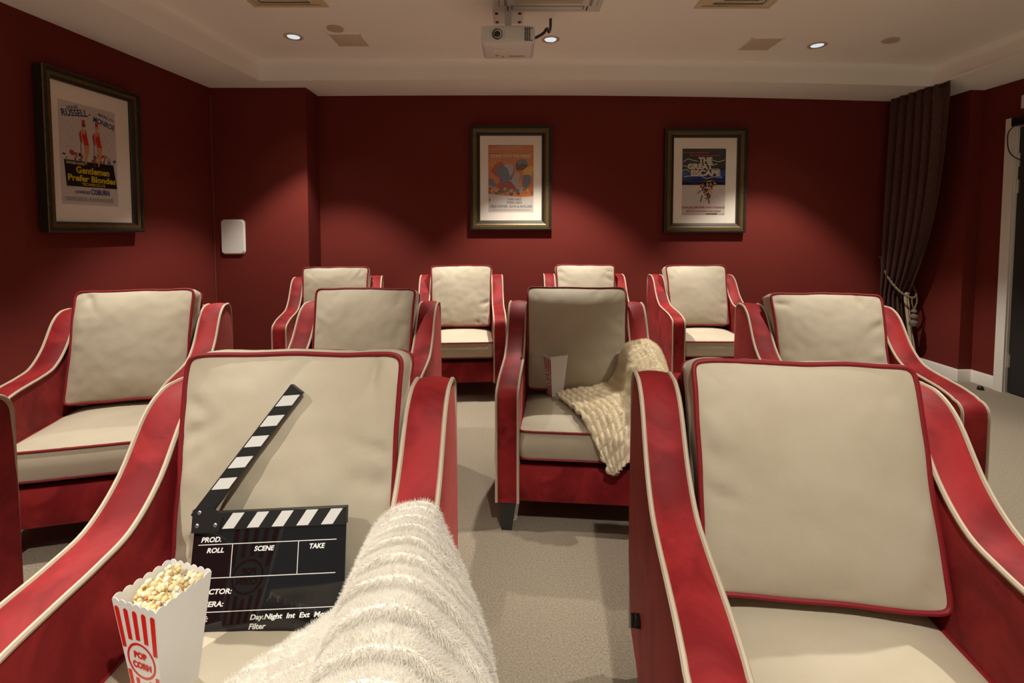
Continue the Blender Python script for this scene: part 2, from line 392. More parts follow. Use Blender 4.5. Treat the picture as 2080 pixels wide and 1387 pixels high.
for (x, y, l) in ((-1.236, 3.49, 'flat round sprinkler cover at left of the ceiling'), (2.748, 3.619, 'flat round sprinkler cover at right, hanging slightly tilted')):
    t = thing('sprinkler_cover', l, 'sprinkler cover', (x, y, ceil_z(x)), (R(4) if x > 0 else 0, R(5) if x > 0 else 0, 0), 'round sprinkler covers on the ceiling')
    b = MB(); b.lathe([(0.050, 0.004), (0.056, -0.005), (0.054, -0.009), (0.01, -0.010)], (0, 0, -0.002), 28); b.build('cover_disc', M['disc'], t)
    b = MB(); b.lathe([(0.035, 0.012), (0.035, 0.0)], (0, 0, -0.004), 20); b.build('cup', M['screw'], t)
for (x, y, l) in ((-1.207, 3.70, 'square flush speaker grille at left of the ceiling'), (1.863, 3.742, 'square flush speaker grille at right of the ceiling')):
    t = thing('ceiling_speaker', l, 'ceiling speaker', (x, y, ceil_z(x)), group='square flush grilles in the ceiling')
    b = MB(); b.rbox((0, 0, -0.002), (0.228, 0.228, 0.006), 0.0025, seg=2); b.build('speaker_grille', M['grille'], t)
    b = MB()
    for (cx, cy, dx, dy) in ((0, .117, .24, .006), (0, -.117, .24, .006), (.117, 0, .006, .24), (-.117, 0, .006, .24)): b.box((cx, cy, -0.002), (dx, dy, 0.007))
    b.build('speaker_rim', M['ceil'], t, smooth=False)
def sq_vent(x, label):
    t = thing('air_diffuser', label, 'air diffuser', (x, 2.93, ceil_z(x)), group='square air diffusers in the ceiling')
    def frame(w0, z0, w1, z1, name):
        b = MB(); q = [(-1, -1), (1, -1), (1, 1), (-1, 1)]
        vs = [(sx*w0/2, sy*w0/2, z0) for sx, sy in q]+[(sx*w1/2, sy*w1/2, z1) for sx, sy in q]+[(sx*w1/2, sy*w1/2, z1+0.004) for sx, sy in q]+[(sx*w0/2, sy*w0/2, z0+0.004) for sx, sy in q]
        fs = [(r*4+i, r*4+(i+1) % 4, ((r+1) % 4)*4+(i+1) % 4, ((r+1) % 4)*4+i) for r in range(4) for i in range(4)]
        b.add(vs, fs); b.build(name, M['vent'], t, smooth=False)
    frame(0.475, -0.003, 0.405, -0.007, 'outer_frame'); frame(0.40, -0.001, 0.31, -0.018, 'vane'); frame(0.30, -0.001, 0.21, -0.018, 'vane'); frame(0.20, -0.001, 0.12, -0.018, 'vane')
    b = MB(); b.rbox((0, 0, -0.012), (0.11, 0.11, 0.012), 0.004); b.build('centre_plate', M['vent'], t)
sq_vent(-1.394, 'square stepped air diffuser at the top left of the ceiling')
sq_vent(1.389, 'square stepped air diffuser at the top right of the ceiling')
t = thing('air_conditioner', 'wide white ceiling air conditioner cassette above the projector', 'air conditioner', (0.222, 2.90, ceil_z(0.2)))
b = MB(); b.rbox((0, 0, -0.008), (0.675, 0.60, 0.020), 0.006); b.build('fascia', M['whiteplastic'], t)
b = MB()
for i in range(15): b.box((0, -0.16+i*0.023, -0.022), (0.42, 0.010, 0.008))
b.build('intake_grille', M['grille'], t, smooth=False)
for (cx, cy, dx, dy) in ((0, 0.235, 0.46, 0.05), (0, -0.235, 0.46, 0.05), (0.28, 0, 0.05, 0.42), (-0.28, 0, 0.05, 0.42)):
    b = MB(); b.box((cx, cy, -0.0185), (dx, dy, 0.003), 1)
    if dx > dy: b.box((cx, cy-0.004, -0.022), (dx*0.94, dy*0.55, 0.006), 0)
    else: b.box((cx-0.004*(1 if cx < 0 else -1), cy, -0.022), (dx*0.55, dy*0.94, 0.006), 0)
    b.build('air_outlet', [M['whiteplastic'], M['greyplastic']], t, smooth=False)
for (sx, sy) in ((-1, 1), (1, 1)):
    b = MB(); b.box((sx*0.248, sy*0.243, -0.0205), (0.006, 0.05, 0.006)); b.build('clip', M['blackplastic'], t, smooth=False)

# projector, hanging by its mount
t = thing('projector', 'white ceiling projector with a round black lens facing forward', 'projector', (-0.024, 3.0, 2.375))
# body local: front face at y=0, depth 0.27, width 0.325, height 0.115, slightly bowed front
b = MB(); n = 14; top_h = 0.112
rows = []
for (h, ins) in ((0.0, 0.024), (0.004, 0.012), (0.016, 0.004), (0.03, 0.0), (0.085, 0.0), (0.102, 0.004), (0.110, 0.012), (0.114, 0.03)):
    rg = []
    hw = 0.162-ins
    for i in range(n+1):
        u = -1+2*i/n; rg.append((hw*u, ins-0.012*(1-u*u), h))
    for i in range(1, 6): rg.append((hw, 0.01+ins+(0.25-2*ins)*i/6, h))
    for i in range(n+1):
        u = 1-2*i/n; rg.append((hw*u, 0.27-ins, h))
    for i in range(1, 6): rg.append((-hw, 0.01+ins+(0.25-2*ins)*(1-i/6), h))
    rows.append(rg)
k = len(rows[0]); b.add([p for r_ in rows for p in r_], [(i*k+j, i*k+(j+1) % k, (i+1)*k+(j+1) % k, (i+1)*k+j) for i in range(len(rows)-1) for j in range(k)]+[tuple(range(k))[::-1], tuple((len(rows)-1)*k+j for j in range(k))])
b.build('housing', M['whiteplastic'], t, ang=50)
b = MB(); b.lathe([(0.046, 0.004), (0.046, -0.018), (0.042, -0.022), (0.036, -0.020), (0.034, -0.006)], (-0.063, 0.0, 0.056), 32, axis='y', caps=False); b.build('lens_ring', M['whiteplastic'], t)
b = MB(); b.lathe([(0.034, -0.004), (0.031, -0.010), (0.027, -0.014), (0.024, -0.008)], (-0.063, 0.0, 0.056), 28, axis='y', caps=False); b.lathe([(0.025, -0.006), (0.018, -0.011), (0.006, -0.013)], (-0.063, 0, 0.056), 24, axis='y'); b.build('lens', M['lens'], t)
b = MB()
for i in range(4):
    for j in range(9): b.box((0.104+i*0.0125, -0.0065+0.0015*i+(0.003 if i == 3 else 0), 0.022+j*0.0088), (0.0095, 0.006, 0.0052))
b.build('vent_slots', M['blackplastic'], t, smooth=False)
b = MB(); b.lathe([(0.005, 0.0), (0.005, -0.004)], (-0.124, 0.004, 0.03), 12, axis='y'); b.build('sensor', M['blackplastic'], t)
b = MB(); b.box((-0.055, 0.10, -0.001), (0.075, 0.055, 0.003)); b.build('lamp_hatch', M['trimwhite'], t, smooth=False)
b = MB(); b.rbox((-0.072, 0.19, -0.0015), (0.022, 0.02, 0.004), 0.001); b.build('indicator', M['led'], t)
b = MB(); b.box((0.055, 0.20, -0.001), (0.10, 0.012, 0.003)); b.lathe([(0.006, 0.002), (0.006, -0.004)], (-0.035, 0.21, 0), 10); b.build('foot', M['greyplastic'], t, smooth=False)
t2 = thing('projector_mount', 'white ceiling bracket carrying the projector', 'projector mount', (-0.025, 3.15, ceil_z(0)))
b = MB(); b.rbox((0, 0.16, -0.004), (0.20, 0.19, 0.008), 0.003); b.build('ceiling_plate', M['whiteplastic'], t2)
for (sx, sy) in ((-1, .09), (1, .09), (-1, .22), (1, .22)):
    b = MB(); b.lathe([(0.012, -0.006), (0.012, -0.012), (0.006, -0.016)], (sx*0.075, sy, 0), 12); b.build('bolt', M['blackplastic'], t2)
b = MB(); b.rbox((0, 0.06, -0.05), (0.042, 0.035, 0.10), 0.004); b.box((0, 0.041, -0.045), (0.012, 0.006, 0.012), 0); b.build('column', M['whiteplastic'], t2)
b = MB(); b.rbox((0, 0.0, -0.165), (0.05, 0.06, 0.03), 0.005); b.box((0, 0.03, -0.13), (0.04, 0.03, 0.09)); b.rbox((0, 0.02, -0.176), (0.17, 0.14, 0.008), 0.003); b.build('yoke', M['whiteplastic'], t2)
for (sx) in (-1, 1):
    b = MB(); b.lathe([(0.009, 0), (0.009, 0.010)], (sx*0.07, -0.03, -0.172), 12); b.build('bolt', M['blackplastic'], t2)
b = MB(); b.tube(catmull([(0.135, 3.14, 2.462), (0.165, 3.14, 2.475), (0.20, 3.15, 2.50), (0.222, 3.17, 2.535), (0.24, 3.25, 2.545), (0.255, 3.32, 2.60), (0.258, 3.34, 2.668)], 30), 0.009, 8)
tag(b.build('projector_cable', M['cable']), 'dark purple cable curling from the projector side to the ceiling', 'cable')

# ------------------------------------------------------------------ framed posters
class Art:
    """flat print: shapes and lettering layered on a sheet, u to the right, v downwards, both 0..1"""
    def __init__(s, w, h, paper): s.w = w; s.h = h; s.b = MB(); s.mats = []; s.k = 0; s.poly([(0, 0), (1, 0), (1, 1), (0, 1)], paper)
    def mi(s, m):
        if m not in s.mats: s.mats.append(m)
        return s.mats.index(m)
    def P(s, u, v):
        u = min(1, max(0, u)); v = min(1, max(0, v)); return ((u-0.5)*s.w, -0.00003*s.k, (0.5-v)*s.h)
    def poly(s, pts, m):
        s.k += 1; s.b.add([s.P(u, v) for u, v in pts], [tuple(range(len(pts)))], s.mi(m))
    def blob(s, u, v, ru, rv, m, n=18, wob=0.0, seed=0, rot=0):
        rd = random.Random(seed); pts = []
        for i in range(n):
            a = 2*PI*i/n; q = 1+wob*(rd.random()-0.5)*2; x, y = ru*math.cos(a)*q, rv*math.sin(a)*q
            pts.append((u+x*math.cos(rot)-y*math.sin(rot), v+x*math.sin(rot)+y*math.cos(rot)))
        s.poly(pts, m)
    def stroke(s, pts, wd, m):
        s.k += 1
        for (a, b2) in zip(pts[:-1], pts[1:]):
            dx, dy = (b2[0]-a[0])*s.w, (b2[1]-a[1])*s.h; L = math.hypot(dx, dy) or 1
            nx, ny = -dy/L*wd/2/s.w*s.w, dx/L*wd/2
            s.b.add([s.P(a[0]+nx/s.w, a[1]+ny/s.h), s.P(b2[0]+nx/s.w, b2[1]+ny/s.h), s.P(b2[0]-nx/s.w, b2[1]-ny/s.h), s.P(a[0]-nx/s.w, a[1]-ny/s.h)], [(0, 1, 2, 3)], s.mi(m))
    def text(s, body, u0, v0, u1, v1, m, bold=0.025, rot=0, shear=0):
        vs, fs, asp = text_mesh(body, bold, shear); s.k += 1
        W, H = (u1-u0)*s.w, (v1-v0)*s.h; cx, cz = ((u0+u1)/2-0.5)*s.w, (0.5-(v0+v1)/2)*s.h
        c, sn = math.cos(R(rot)), math.sin(R(rot)); out = []
        for (x, y) in vs:
            X, Z = (x-0.5)*W, (y-0.5)*H; out.append((cx+X*c-Z*sn, -0.00003*s.k, cz+X*sn+Z*c))
        s.b.add(out, fs, s.mi(m))
    def build(s, parent, y):
        o = s.b.build('poster_print', [M[m] for m in s.mats], parent, smooth=False); o.location = (0, y, 0); return o
def moulding(W, H, prof, name, parent):
    """mitred frame; prof = list of (inset, y, material index of the strip that follows)"""
    b = MB(); vs = []
    for (i, y, m) in prof:
        vs += [(-W/2+i, y, -H/2+i), (W/2-i, y, -H/2+i), (W/2-i, y, H/2-i), (-W/2+i, y, H/2-i)]
    n = len(prof)
    for r in range(n):
        q = (r+1) % n
        b.add([vs[r*4+k] for k in range(4)]+[vs[q*4+k] for k in range(4)], [(k, (k+1) % 4, 4+(k+1) % 4, 4+k) for k in range(4)], prof[r][2])
    return b.build(name, [M['frame'], M['bronze']], parent, ang=15)
def picture(label, loc, rotz, W, H, dep, mb, pb):
    """mb, pb: mat opening and print rectangle as fractions (u0,v0,u1,v1) of the frame"""
    t = thing('framed_poster', label, 'framed poster', loc, (0, 0, rotz), 'framed film posters')
    i = mb[0]*W
    prof = [(0, 0, 0), (0, -dep*0.86, 1), (0.004, -dep*0.93, 0), (0.012, -dep, 0), (0.022, -dep*0.96, 0), (0.025, -dep*0.82, 1), (0.030, -dep*0.84, 1), (0.050, -dep*0.80, 1), (i*0.68, -dep*0.66, 1), (i*0.72, -dep*0.70, 0), (i*0.78, -dep*0.62, 0), (i*0.94, -dep*0.48, 1), (i, -dep*0.46, 0), (i, -dep*0.30, 0), (i*0.9, 0, 0)]
    moulding(W, H, prof, 'frame_moulding', t)
    b = MB()
    b.box((0, -dep*0.30, 0), (W-2*i+0.01, 0.004, H-2*i+0.01)); b.build('mat_board', M['matboard'], t, smooth=False)
    b = MB(); b.box((0, -dep*0.40, 0), (W-2*i+0.006, 0.002, H-2*i+0.006)); b.build('glass', M['glass'], t, smooth=False)
    b = MB(); b.box((0, -0.004, 0), (W-0.02, 0.006, H-0.02)); b.build('backing', M['frame'], t, smooth=False)
    pw, ph = (pb[2]-pb[0])*W, (pb[3]-pb[1])*H
    return t, pw, ph, ((pb[0]+pb[2])/2-0.5)*W, (0.5-(pb[1]+pb[3])/2)*H, -dep*0.30-0.0024
def place_art(a, t, ox, oz, y):
    o = a.build(t, y); o.location = (ox, y, oz)

rz = PI/2 - math.atan(0.0959)
wl = Vector((0.0959, 1, 0)).normalized(); nrm = Vector((wl.y, -wl.x, 0))
cfront = Vector((-2.6735, 3.197, 1.7325))
DEPL = 0.066
t, pw, ph, ox, oz, yy = picture('dark framed poster in yellow, navy and red hanging on the left wall', cfront-nrm*DEPL, rz, 0.668, 0.977, DEPL, (.098, .092, .848, .905), (.172, .174, .745, .823))
a = Art(pw, ph, 'paper_grey')
a.text('JANE', .13, .035, .33, .075, 'ink_navy', .02, 14)
a.text('RUSSELL', .05, .065, .49, .135, 'ink_navy', .03, 10)
a.blob(.525, .085, .018, .010, 'ink_red')
a.text('MARILYN', .685, .058, .965, .088, 'ink_navy', .02, -12)
a.text('MONROE', .585, .112, .985, .170, 'ink_navy', .03, -12)
for (u0, v0, u1, v1) in ((.14, .20, .23, .29), (.12, .30, .22, .40), (.80, .27, .74, .34), (.92, .33, .82, .43), (.10, .44, .25, .43), (.84, .30, .80, .36)):
    a.stroke([(u0, v0), ((u0+u1)/2+.02, (v0+v1)/2), (u1, v1)], 0.0012, 'ink_slate')
rd = random.Random(3)
for i in range(46):
    u = rd.uniform(.05, .95); a.blob(u, rd.uniform(.485, .555), rd.uniform(.012, .035), rd.uniform(.008, .022), rd.choice(['ink_red', 'ink_slate', 'ink_black', 'ink_orange', 'ink_red', 'paper_grey', 'ink_rust', 'ink_green']), 9, .4, i)
a.poly([(.06, .568), (.93, .562), (.985, .812), (.09, .822)], 'ink_black')
for u in (.40, .63):   # two generic dancers in red, plain stand-ins
    a.stroke([(u-.05, .36), (u-.055, .60)], 0.004, 'ink_slate')
    a.poly([(u+.00, .385), (u+.10, .39), (u+.085, .47), (u+.055, .52), (u+.035, .59), (u+.01, .60), (u+.02, .50)], 'ink_skin')
    a.poly([(u-.015, .245), (u+.045, .24), (u+.07, .33), (u+.09, .40), (u+.01, .40), (u-.02, .33)], 'ink_red')
    a.poly([(u-.02, .245), (u+.045, .24), (u+.03, .29), (u+.0, .295)], 'ink_skin')
    a.poly([(u-.04, .255), (u-.075, .30), (u-.06, .36), (u-.02, .39), (u-.035, .31)], 'ink_red')
    a.blob(u+.01, .213, .026, .020, 'ink_skin'); a.blob(u+.012, .203, .034, .016, 'ink_brown' if u < .5 else 'ink_amber')
    a.poly([(u-.02, .155), (u+.035, .152), (u+.035, .192), (u-.015, .195)], 'ink_red')
a.text('HOWARD HAWKS\'', .09, .577, .40, .606, 'ink_bone', .02)
a.text('Gentlemen', .25, .618, .84, .688, 'ink_yellow', .03)
a.text('Prefer Blondes', .11, .702, .955, .768, 'ink_yellow', .03)
a.text('TECHNICOLOR', .34, .778, .76, .806, 'ink_yellow', .02)
a.text('CHARLES', .22, .858, .47, .888, 'ink_cyan', .02)
a.text('COBURN', .49, .836, .83, .892, 'ink_cyan', .03)
for v in (.928, .942, .956):
    a.stroke([(.06, v), (.42, v)], 0.0022, 'ink_slate'); a.stroke([(.45, v), (.9, v)], 0.0022, 'ink_slate')
place_art(a, t, ox, oz, yy)

t, pw, ph, ox, oz, yy = picture('dark framed orange poster, middle one on the back wall', (-0.0105, 4.609, 1.744), 0, 0.757, 0.968, 0.055, (.121, .096, .879, .908), (.221, .183, .779, .827))
a = Art(pw, ph, 'paper_cream')
a.poly([(0, 0), (1, 0), (1, .76), (.7, .775), (.4, .755), (0, .72)], 'ink_orange')
a.poly([(0, .0), (1, 0), (1, .10), (0, .14)], 'ink_rust')
a.poly([(0, .02), (1, 0), (1, .13), (0, .12)], 'ink_orange')
for i, ang in enumerate((200, 214, 228, 242, 320, 340, 356)):
    a.stroke([(.22, .34), (.22+.22*math.cos(R(ang)), .34+.16*math.sin(R(ang)))], 0.006, 'ink_amber')
a.blob(.20, .33, .10, .05, 'ink_yellow', wob=.3, seed=1); a.blob(.88, .40, .12, .09, 'ink_amber', wob=.3, seed=4)
a.blob(.30, .47, .26, .17, 'ink_rust', 22, .18, 2, .6); a.blob(.12, .50, .14, .07, 'ink_orange', 20, .3, 3, .5)
a.blob(.08, .56, .12, .05, 'ink_slate', 18, .35, 9, .4)
# plain rolling-hills stand-in in the same greys, whites and browns
a.poly([(.17, .38), (.30, .29), (.46, .275), (.58, .30), (.56, .42), (.50, .54), (.36, .60), (.24, .47)], 'ink_slate')
a.poly([(.32, .29), (.46, .275), (.56, .30), (.55, .40), (.48, .47), (.44, .36)], 'ink_lilac')
a.poly([(.60, .28), (.70, .22), (.82, .21), (.88, .30), (.80, .36), (.70, .38), (.62, .37)], 'ink_brown')
a.poly([(.62, .24), (.74, .20), (.86, .23), (.87, .29), (.76, .27), (.68, .30)], 'ink_slate')
a.poly([(.76, .44), (.92, .44), (.95, .54), (.84, .66), (.76, .62)], 'ink_slate')
a.poly([(.60, .40), (.69, .42), (.68, .50), (.56, .56), (.52, .53)], 'ink_lilac')
a.poly([(.44, .52), (.56, .52), (.72, .53), (.78, .66), (.72, .71), (.66, .68), (.58, .60)], 'ink_lilac')
a.poly([(.40, .53), (.50, .54), (.62, .64), (.64, .71), (.50, .66)], 'ink_rust')
a.poly([(.64, .52), (.74, .54), (.75, .64), (.68, .60)], 'ink_skin')
for i in range(34):
    u = rd.uniform(.02, .98); a.blob(u, rd.uniform(.64, .73), rd.uniform(.015, .045), rd.uniform(.01, .03), rd.choice(['ink_green', 'ink_amber', 'ink_brown', 'ink_slate', 'ink_lilac', 'ink_green']), 9, .4, i+90)
a.text('In new screen splendor...', .20, .015, .78, .042, 'ink_bone', .015)
a.text('The most magnificent picture ever!', .07, .050, .94, .078, 'ink_bone', .015)
a.text('"GONE WITH THE WIND"', .04, .135, .96, .188, 'ink_bone', .03)
a.text('CLARK GABLE', .41, .785, .73, .820, 'ink_slate', .01)
a.text('VIVIEN LEIGH', .41, .835, .74, .870, 'ink_slate', .01)
a.text('LESLIE HOWARD  OLIVIA de HAVILLAND', .05, .890, .97, .928, 'ink_slate', .01)
for v in (.955, .968): a.stroke([(.06, v), (.94, v)], 0.0018, 'ink_lilac')
a.poly([(.02, .83), (.045, .83), (.04, .80), (.028, .80)], 'ink_black'); a.stroke([(.033, .77), (.033, .80)], 0.003, 'ink_black')
place_art(a, t, ox, oz, yy)

t, pw, ph, ox, oz, yy = picture('dark framed black, blue and white poster, right one on the back wall', (1.800, 4.609, 1.721), 0, 0.762, 0.968, 0.055, (.115, .099, .867, .911), (.222, .193, .754, .831))
a = Art(pw, ph, 'paper_cream')
a.poly([(0, 0), (1, 0), (1, .545), (0, .545)], 'ink_black')
a.poly([(0, .31), (.14, .33), (.34, .38), (.6, .40), (.85, .37), (1, .29), (1, .52), (.6, .47), (.3, .53), (0, .49)], 'ink_blue')
a.poly([(0, .34), (.10, .36), (.20, .41), (.06, .43), (0, .41)], 'ink_cyan'); a.poly([(.84, .36), (1, .30), (1, .40), (.90, .44)], 'ink_cyan')
for pts in ([(.02, .20), (.12, .15), (.22, .17), (.36, .19)], [(.70, .17), (.82, .20), (.98, .17)], [(.68, .25), (.80, .23)], [(.0, .25), (.12, .27), (.2, .25)], [(.04, .42), (.2, .41), (.42, .41)], [(.40, .40), (.56, .45), (.72, .42), (.92, .43)], [(.64, .305), (.86, .305)], [(.0, .33), (.10, .31), (.18, .35)]):
    a.stroke(pts, 0.006, 'ink_bone')
a.text('the great adventure!', .02, .045, .60, .075, 'ink_red', .02)
a.text('the great entertainment!', .17, .088, .86, .118, 'ink_red', .02)
a.text('THE', .37, .128, .69, .218, 'ink_bone', .06)
a.text('GREAT', .12, .222, .70, .312, 'ink_bone', .06)
a.text('ESCAPE', .20, .318, .88, .410, 'ink_bone', .06)
a.poly([(.42, .50), (.66, .475), (.64, .485)], 'ink_yellow'); a.poly([(.55, .51), (.70, .47), (.68, .49)], 'ink_yellow'); a.poly([(.70, .47), (.80, .53), (.76, .525)], 'ink_yellow')
for i in range(60):   # a plain tumbling cluster in the same browns
    v = rd.uniform(.52, .76); sp = .19*(1-(v-.52)/.30); u = .58+rd.uniform(-sp, sp)
    a.blob(u, v, rd.uniform(.012, .035), rd.uniform(.008, .022), rd.choice(['ink_brown', 'ink_black', 'ink_rust', 'ink_amber', 'ink_brown', 'ink_blue', 'ink_skin']), 8, .4, i+300)
a.stroke([(.47, .70), (.43, .80)], .008, 'ink_black'); a.stroke([(.60, .73), (.64, .83)], .009, 'ink_brown'); a.stroke([(.44, .63), (.36, .67)], .008, 'ink_brown')
a.text('STEVE McQUEEN  JAMES GARNER  RICHARD ATTENBOROUGH', .0, .866, .995, .908, 'ink_rose', .012)
a.text('JAMES DONALD  CHARLES BRONSON  DONALD PLEASENCE', .10, .925, .90, .962, 'ink_rose', .012)
a.stroke([(.02, .982), (.55, .982)], .0025, 'ink_rose'); a.stroke([(.56, .980), (.83, .980)], .007, 'ink_black'); a.stroke([(.86, .984), (.99, .984)], .0025, 'ink_rose')
place_art(a, t, ox, oz, yy)

# ------------------------------------------------------------------ curtain, tieback
def curtain_pt(a, z):
    """a: 0 at the wall edge .. 1 at the leading edge"""
    top, tie = 2.415, 0.66
    t = min(1.0, max(0.0, (top-z)/(top-tie)))
    B = Vector((3.497-0.085*t, 4.535-0.035*t, z))
    e = 0.35*t+0.65*t*t*t
    F = Vector((3.503+0.07*t, 3.967+0.433*e, z))
    if z < tie:
        q = (tie-z)/tie; F += Vector((0.03, -0.10, 0))*q; B += Vector((-0.03, 0.0, 0))*q
    p = B.lerp(F, a)
    d = (F-B); d.z = 0; L = d.length; d.normalize(); nn = Vector((d.y, -d.x, 0))
    amp = (0.030 + 0.012*math.sin(3*a+1))*(1-0.35*t)
    if z > 2.30: amp *= 0.55+0.45*min(1, (2.415-z)/0.11)
    ph = 2*PI*(6.4*a + 0.12*math.sin(5*a+z*1.3)) + 0.5
    off = amp*math.sin(ph) + 0.25*amp*math.sin(2*ph+1)
    if a > 0.80:   # the last fold turns broad and flat towards the room
        k = (a-0.80)/0.20; off = off*(1-k)**1.5 + (-0.055*(0.4+t))*k*(1-k)*2
    p += nn*off
    return p
NA, NZ = 150, 70
vs = [curtain_pt(i/NA, 2.415-(2.415-0.02)*j/NZ) for j in range(NZ+1) for i in range(NA+1)]
fs = [(j*(NA+1)+i, j*(NA+1)+i+1, (j+1)*(NA+1)+i+1, (j+1)*(NA+1)+i) for j in range(NZ) for i in range(NA)]
t = thing('curtain', 'dark brown woven curtain tied back in the far right corner', 'curtain', (3.5, 4.25, 0))
def child(o, par):
    o.parent = par; o.matrix_parent_inverse = Matrix.Translation(-par.location); return o
o = mesh_obj('curtain_panel', vs, fs, M['curtain'], ang=80); child(o, t)
sm = o.modifiers.new('thick', 'SOLIDIFY'); sm.thickness = 0.004
# gathered heading with pencil pleats
b = MB(); hv = []; n = 220
for j, z in enumerate((2.452, 2.435, 2.405, 2.375, 2.350, 2.330)):
    for i in range(n+1):
        p = curtain_pt(i/n, min(z, 2.41)); p.z = z+0.004*math.sin(i*0.33)
        B0, F0 = curtain_pt(0, 2.41), curtain_pt(1, 2.41); d = (F0-B0).normalized(); nn = Vector((d.y, -d.x, 0))
        p += nn*(0.007+0.006*math.sin(i*PI*52/n)*(0.5 if j in (0, 5) else 1)); hv.append(p)
b.add(hv, [(j*(n+1)+i, j*(n+1)+i+1, (j+1)*(n+1)+i+1, (j+1)*(n+1)+i) for j in range(5) for i in range(n)])
child(b.build('heading', M['curtain'], ang=70), t).modifiers.new('thick', 'SOLIDIFY').thickness = 0.004
# pale lining showing at the leading edge below the tie
lv = []
for j in range(20):
    z = 0.70-0.68*j/19; p = curtain_pt(1.0, z)
    lv += [p+Vector((-0.018, 0.012, 0)), p+Vector((0.012+0.004*math.sin(j*.6), 0.0, 0)), p+Vector((0.034+0.006*math.sin(j*.5), 0.02, 0))]
o = mesh_obj('lining', lv, [(j*3+i, j*3+i+1, (j+1)*3+i+1, (j+1)*3+i) for j in range(19) for i in range(2)], M['lining']); child(o, t); o.modifiers.new('thick', 'SOLIDIFY').thickness = 0.003
b = MB(); b.tube([(3.50, 3.98, 2.43), (3.50, 4.56, 2.43)], 0.006, 8); child(b.build('track', M['blackplastic']), t)
t = thing('curtain_tieback', 'gold rope tieback with tassel holding the dark curtain', 'tieback', (3.483, 4.6, 1.0))
path = catmull([(3.470, 4.575, 1.005), (3.445, 4.53, 0.93), (3.445, 4.45, 0.82), (3.475, 4.37, 0.72), (3.535, 4.325, 0.665), (3.592, 4.325, 0.665), (3.640, 4.38, 0.70), (3.655, 4.47, 0.80), (3.60, 4.56, 0.93), (3.50, 4.585, 1.0)], 120)
b = MB()
for s2 in (0, PI):
    pts = []
    for i, p in enumerate(path):
        tg = (path[min(i+1, 119)]-path[max(i-1, 0)]).normalized(); u = tg.orthogonal().normalized(); v = tg.cross(u)
        A_ = i*0.9+s2; pts.append(p+(u*math.cos(A_)+v*math.sin(A_))*0.0045)
    b.tube(pts, 0.0062, 7)
child(b.build('rope', M['rope']), t)
b = MB(); b.lathe([(0.014, 0.0), (0.014, -0.006), (0.006, -0.010), (0.006, -0.035)], (3.474, 4.609, 1.005), 16, axis='y'); b.tube(catmull([(3.474, 4.575, 1.005), (3.474, 4.56, 1.01), (3.474, 4.553, 1.03)], 8), 0.006, 8); child(b.build('hook', M['screw']), t)
b = MB(); cx, cy = 3.575, 4.312
for q in (-1, 1): b.tube(catmull([(cx+q*0.020, cy, 0.668), (cx+q*0.022, cy, 0.62), (cx+q*0.008, cy, 0.575), (cx, cy, 0.55)], 14), 0.006, 8)
child(b.build('cord_loop', M['rope']), t)
b = MB(); b.lathe([(0.010, 0.56), (0.022, 0.548), (0.024, 0.535), (0.014, 0.522), (0.014, 0.515), (0.030, 0.503), (0.032, 0.485), (0.018, 0.468), (0.018, 0.46), (0.034, 0.445), (0.036, 0.425), (0.026, 0.405)], (cx, cy, 0), 22); tas = child(b.build('tassel', M['tassel']), t)
b = MB()
for i in range(34):
    a_ = 2*PI*i/34; r0 = 0.026; b.tube([(cx+r0*math.cos(a_), cy+r0*math.sin(a_), 0.41), (cx+1.15*r0*math.cos(a_), cy+1.15*r0*math.sin(a_), 0.36), (cx+1.2*r0*math.cos(a_+.1), cy+1.2*r0*math.sin(a_+.1), 0.29)], 0.003, 5)
fr_ = b.build('fringe', M['tassel']); fr_.parent = tas; fr_.matrix_parent_inverse = Matrix.Translation(-t.location)

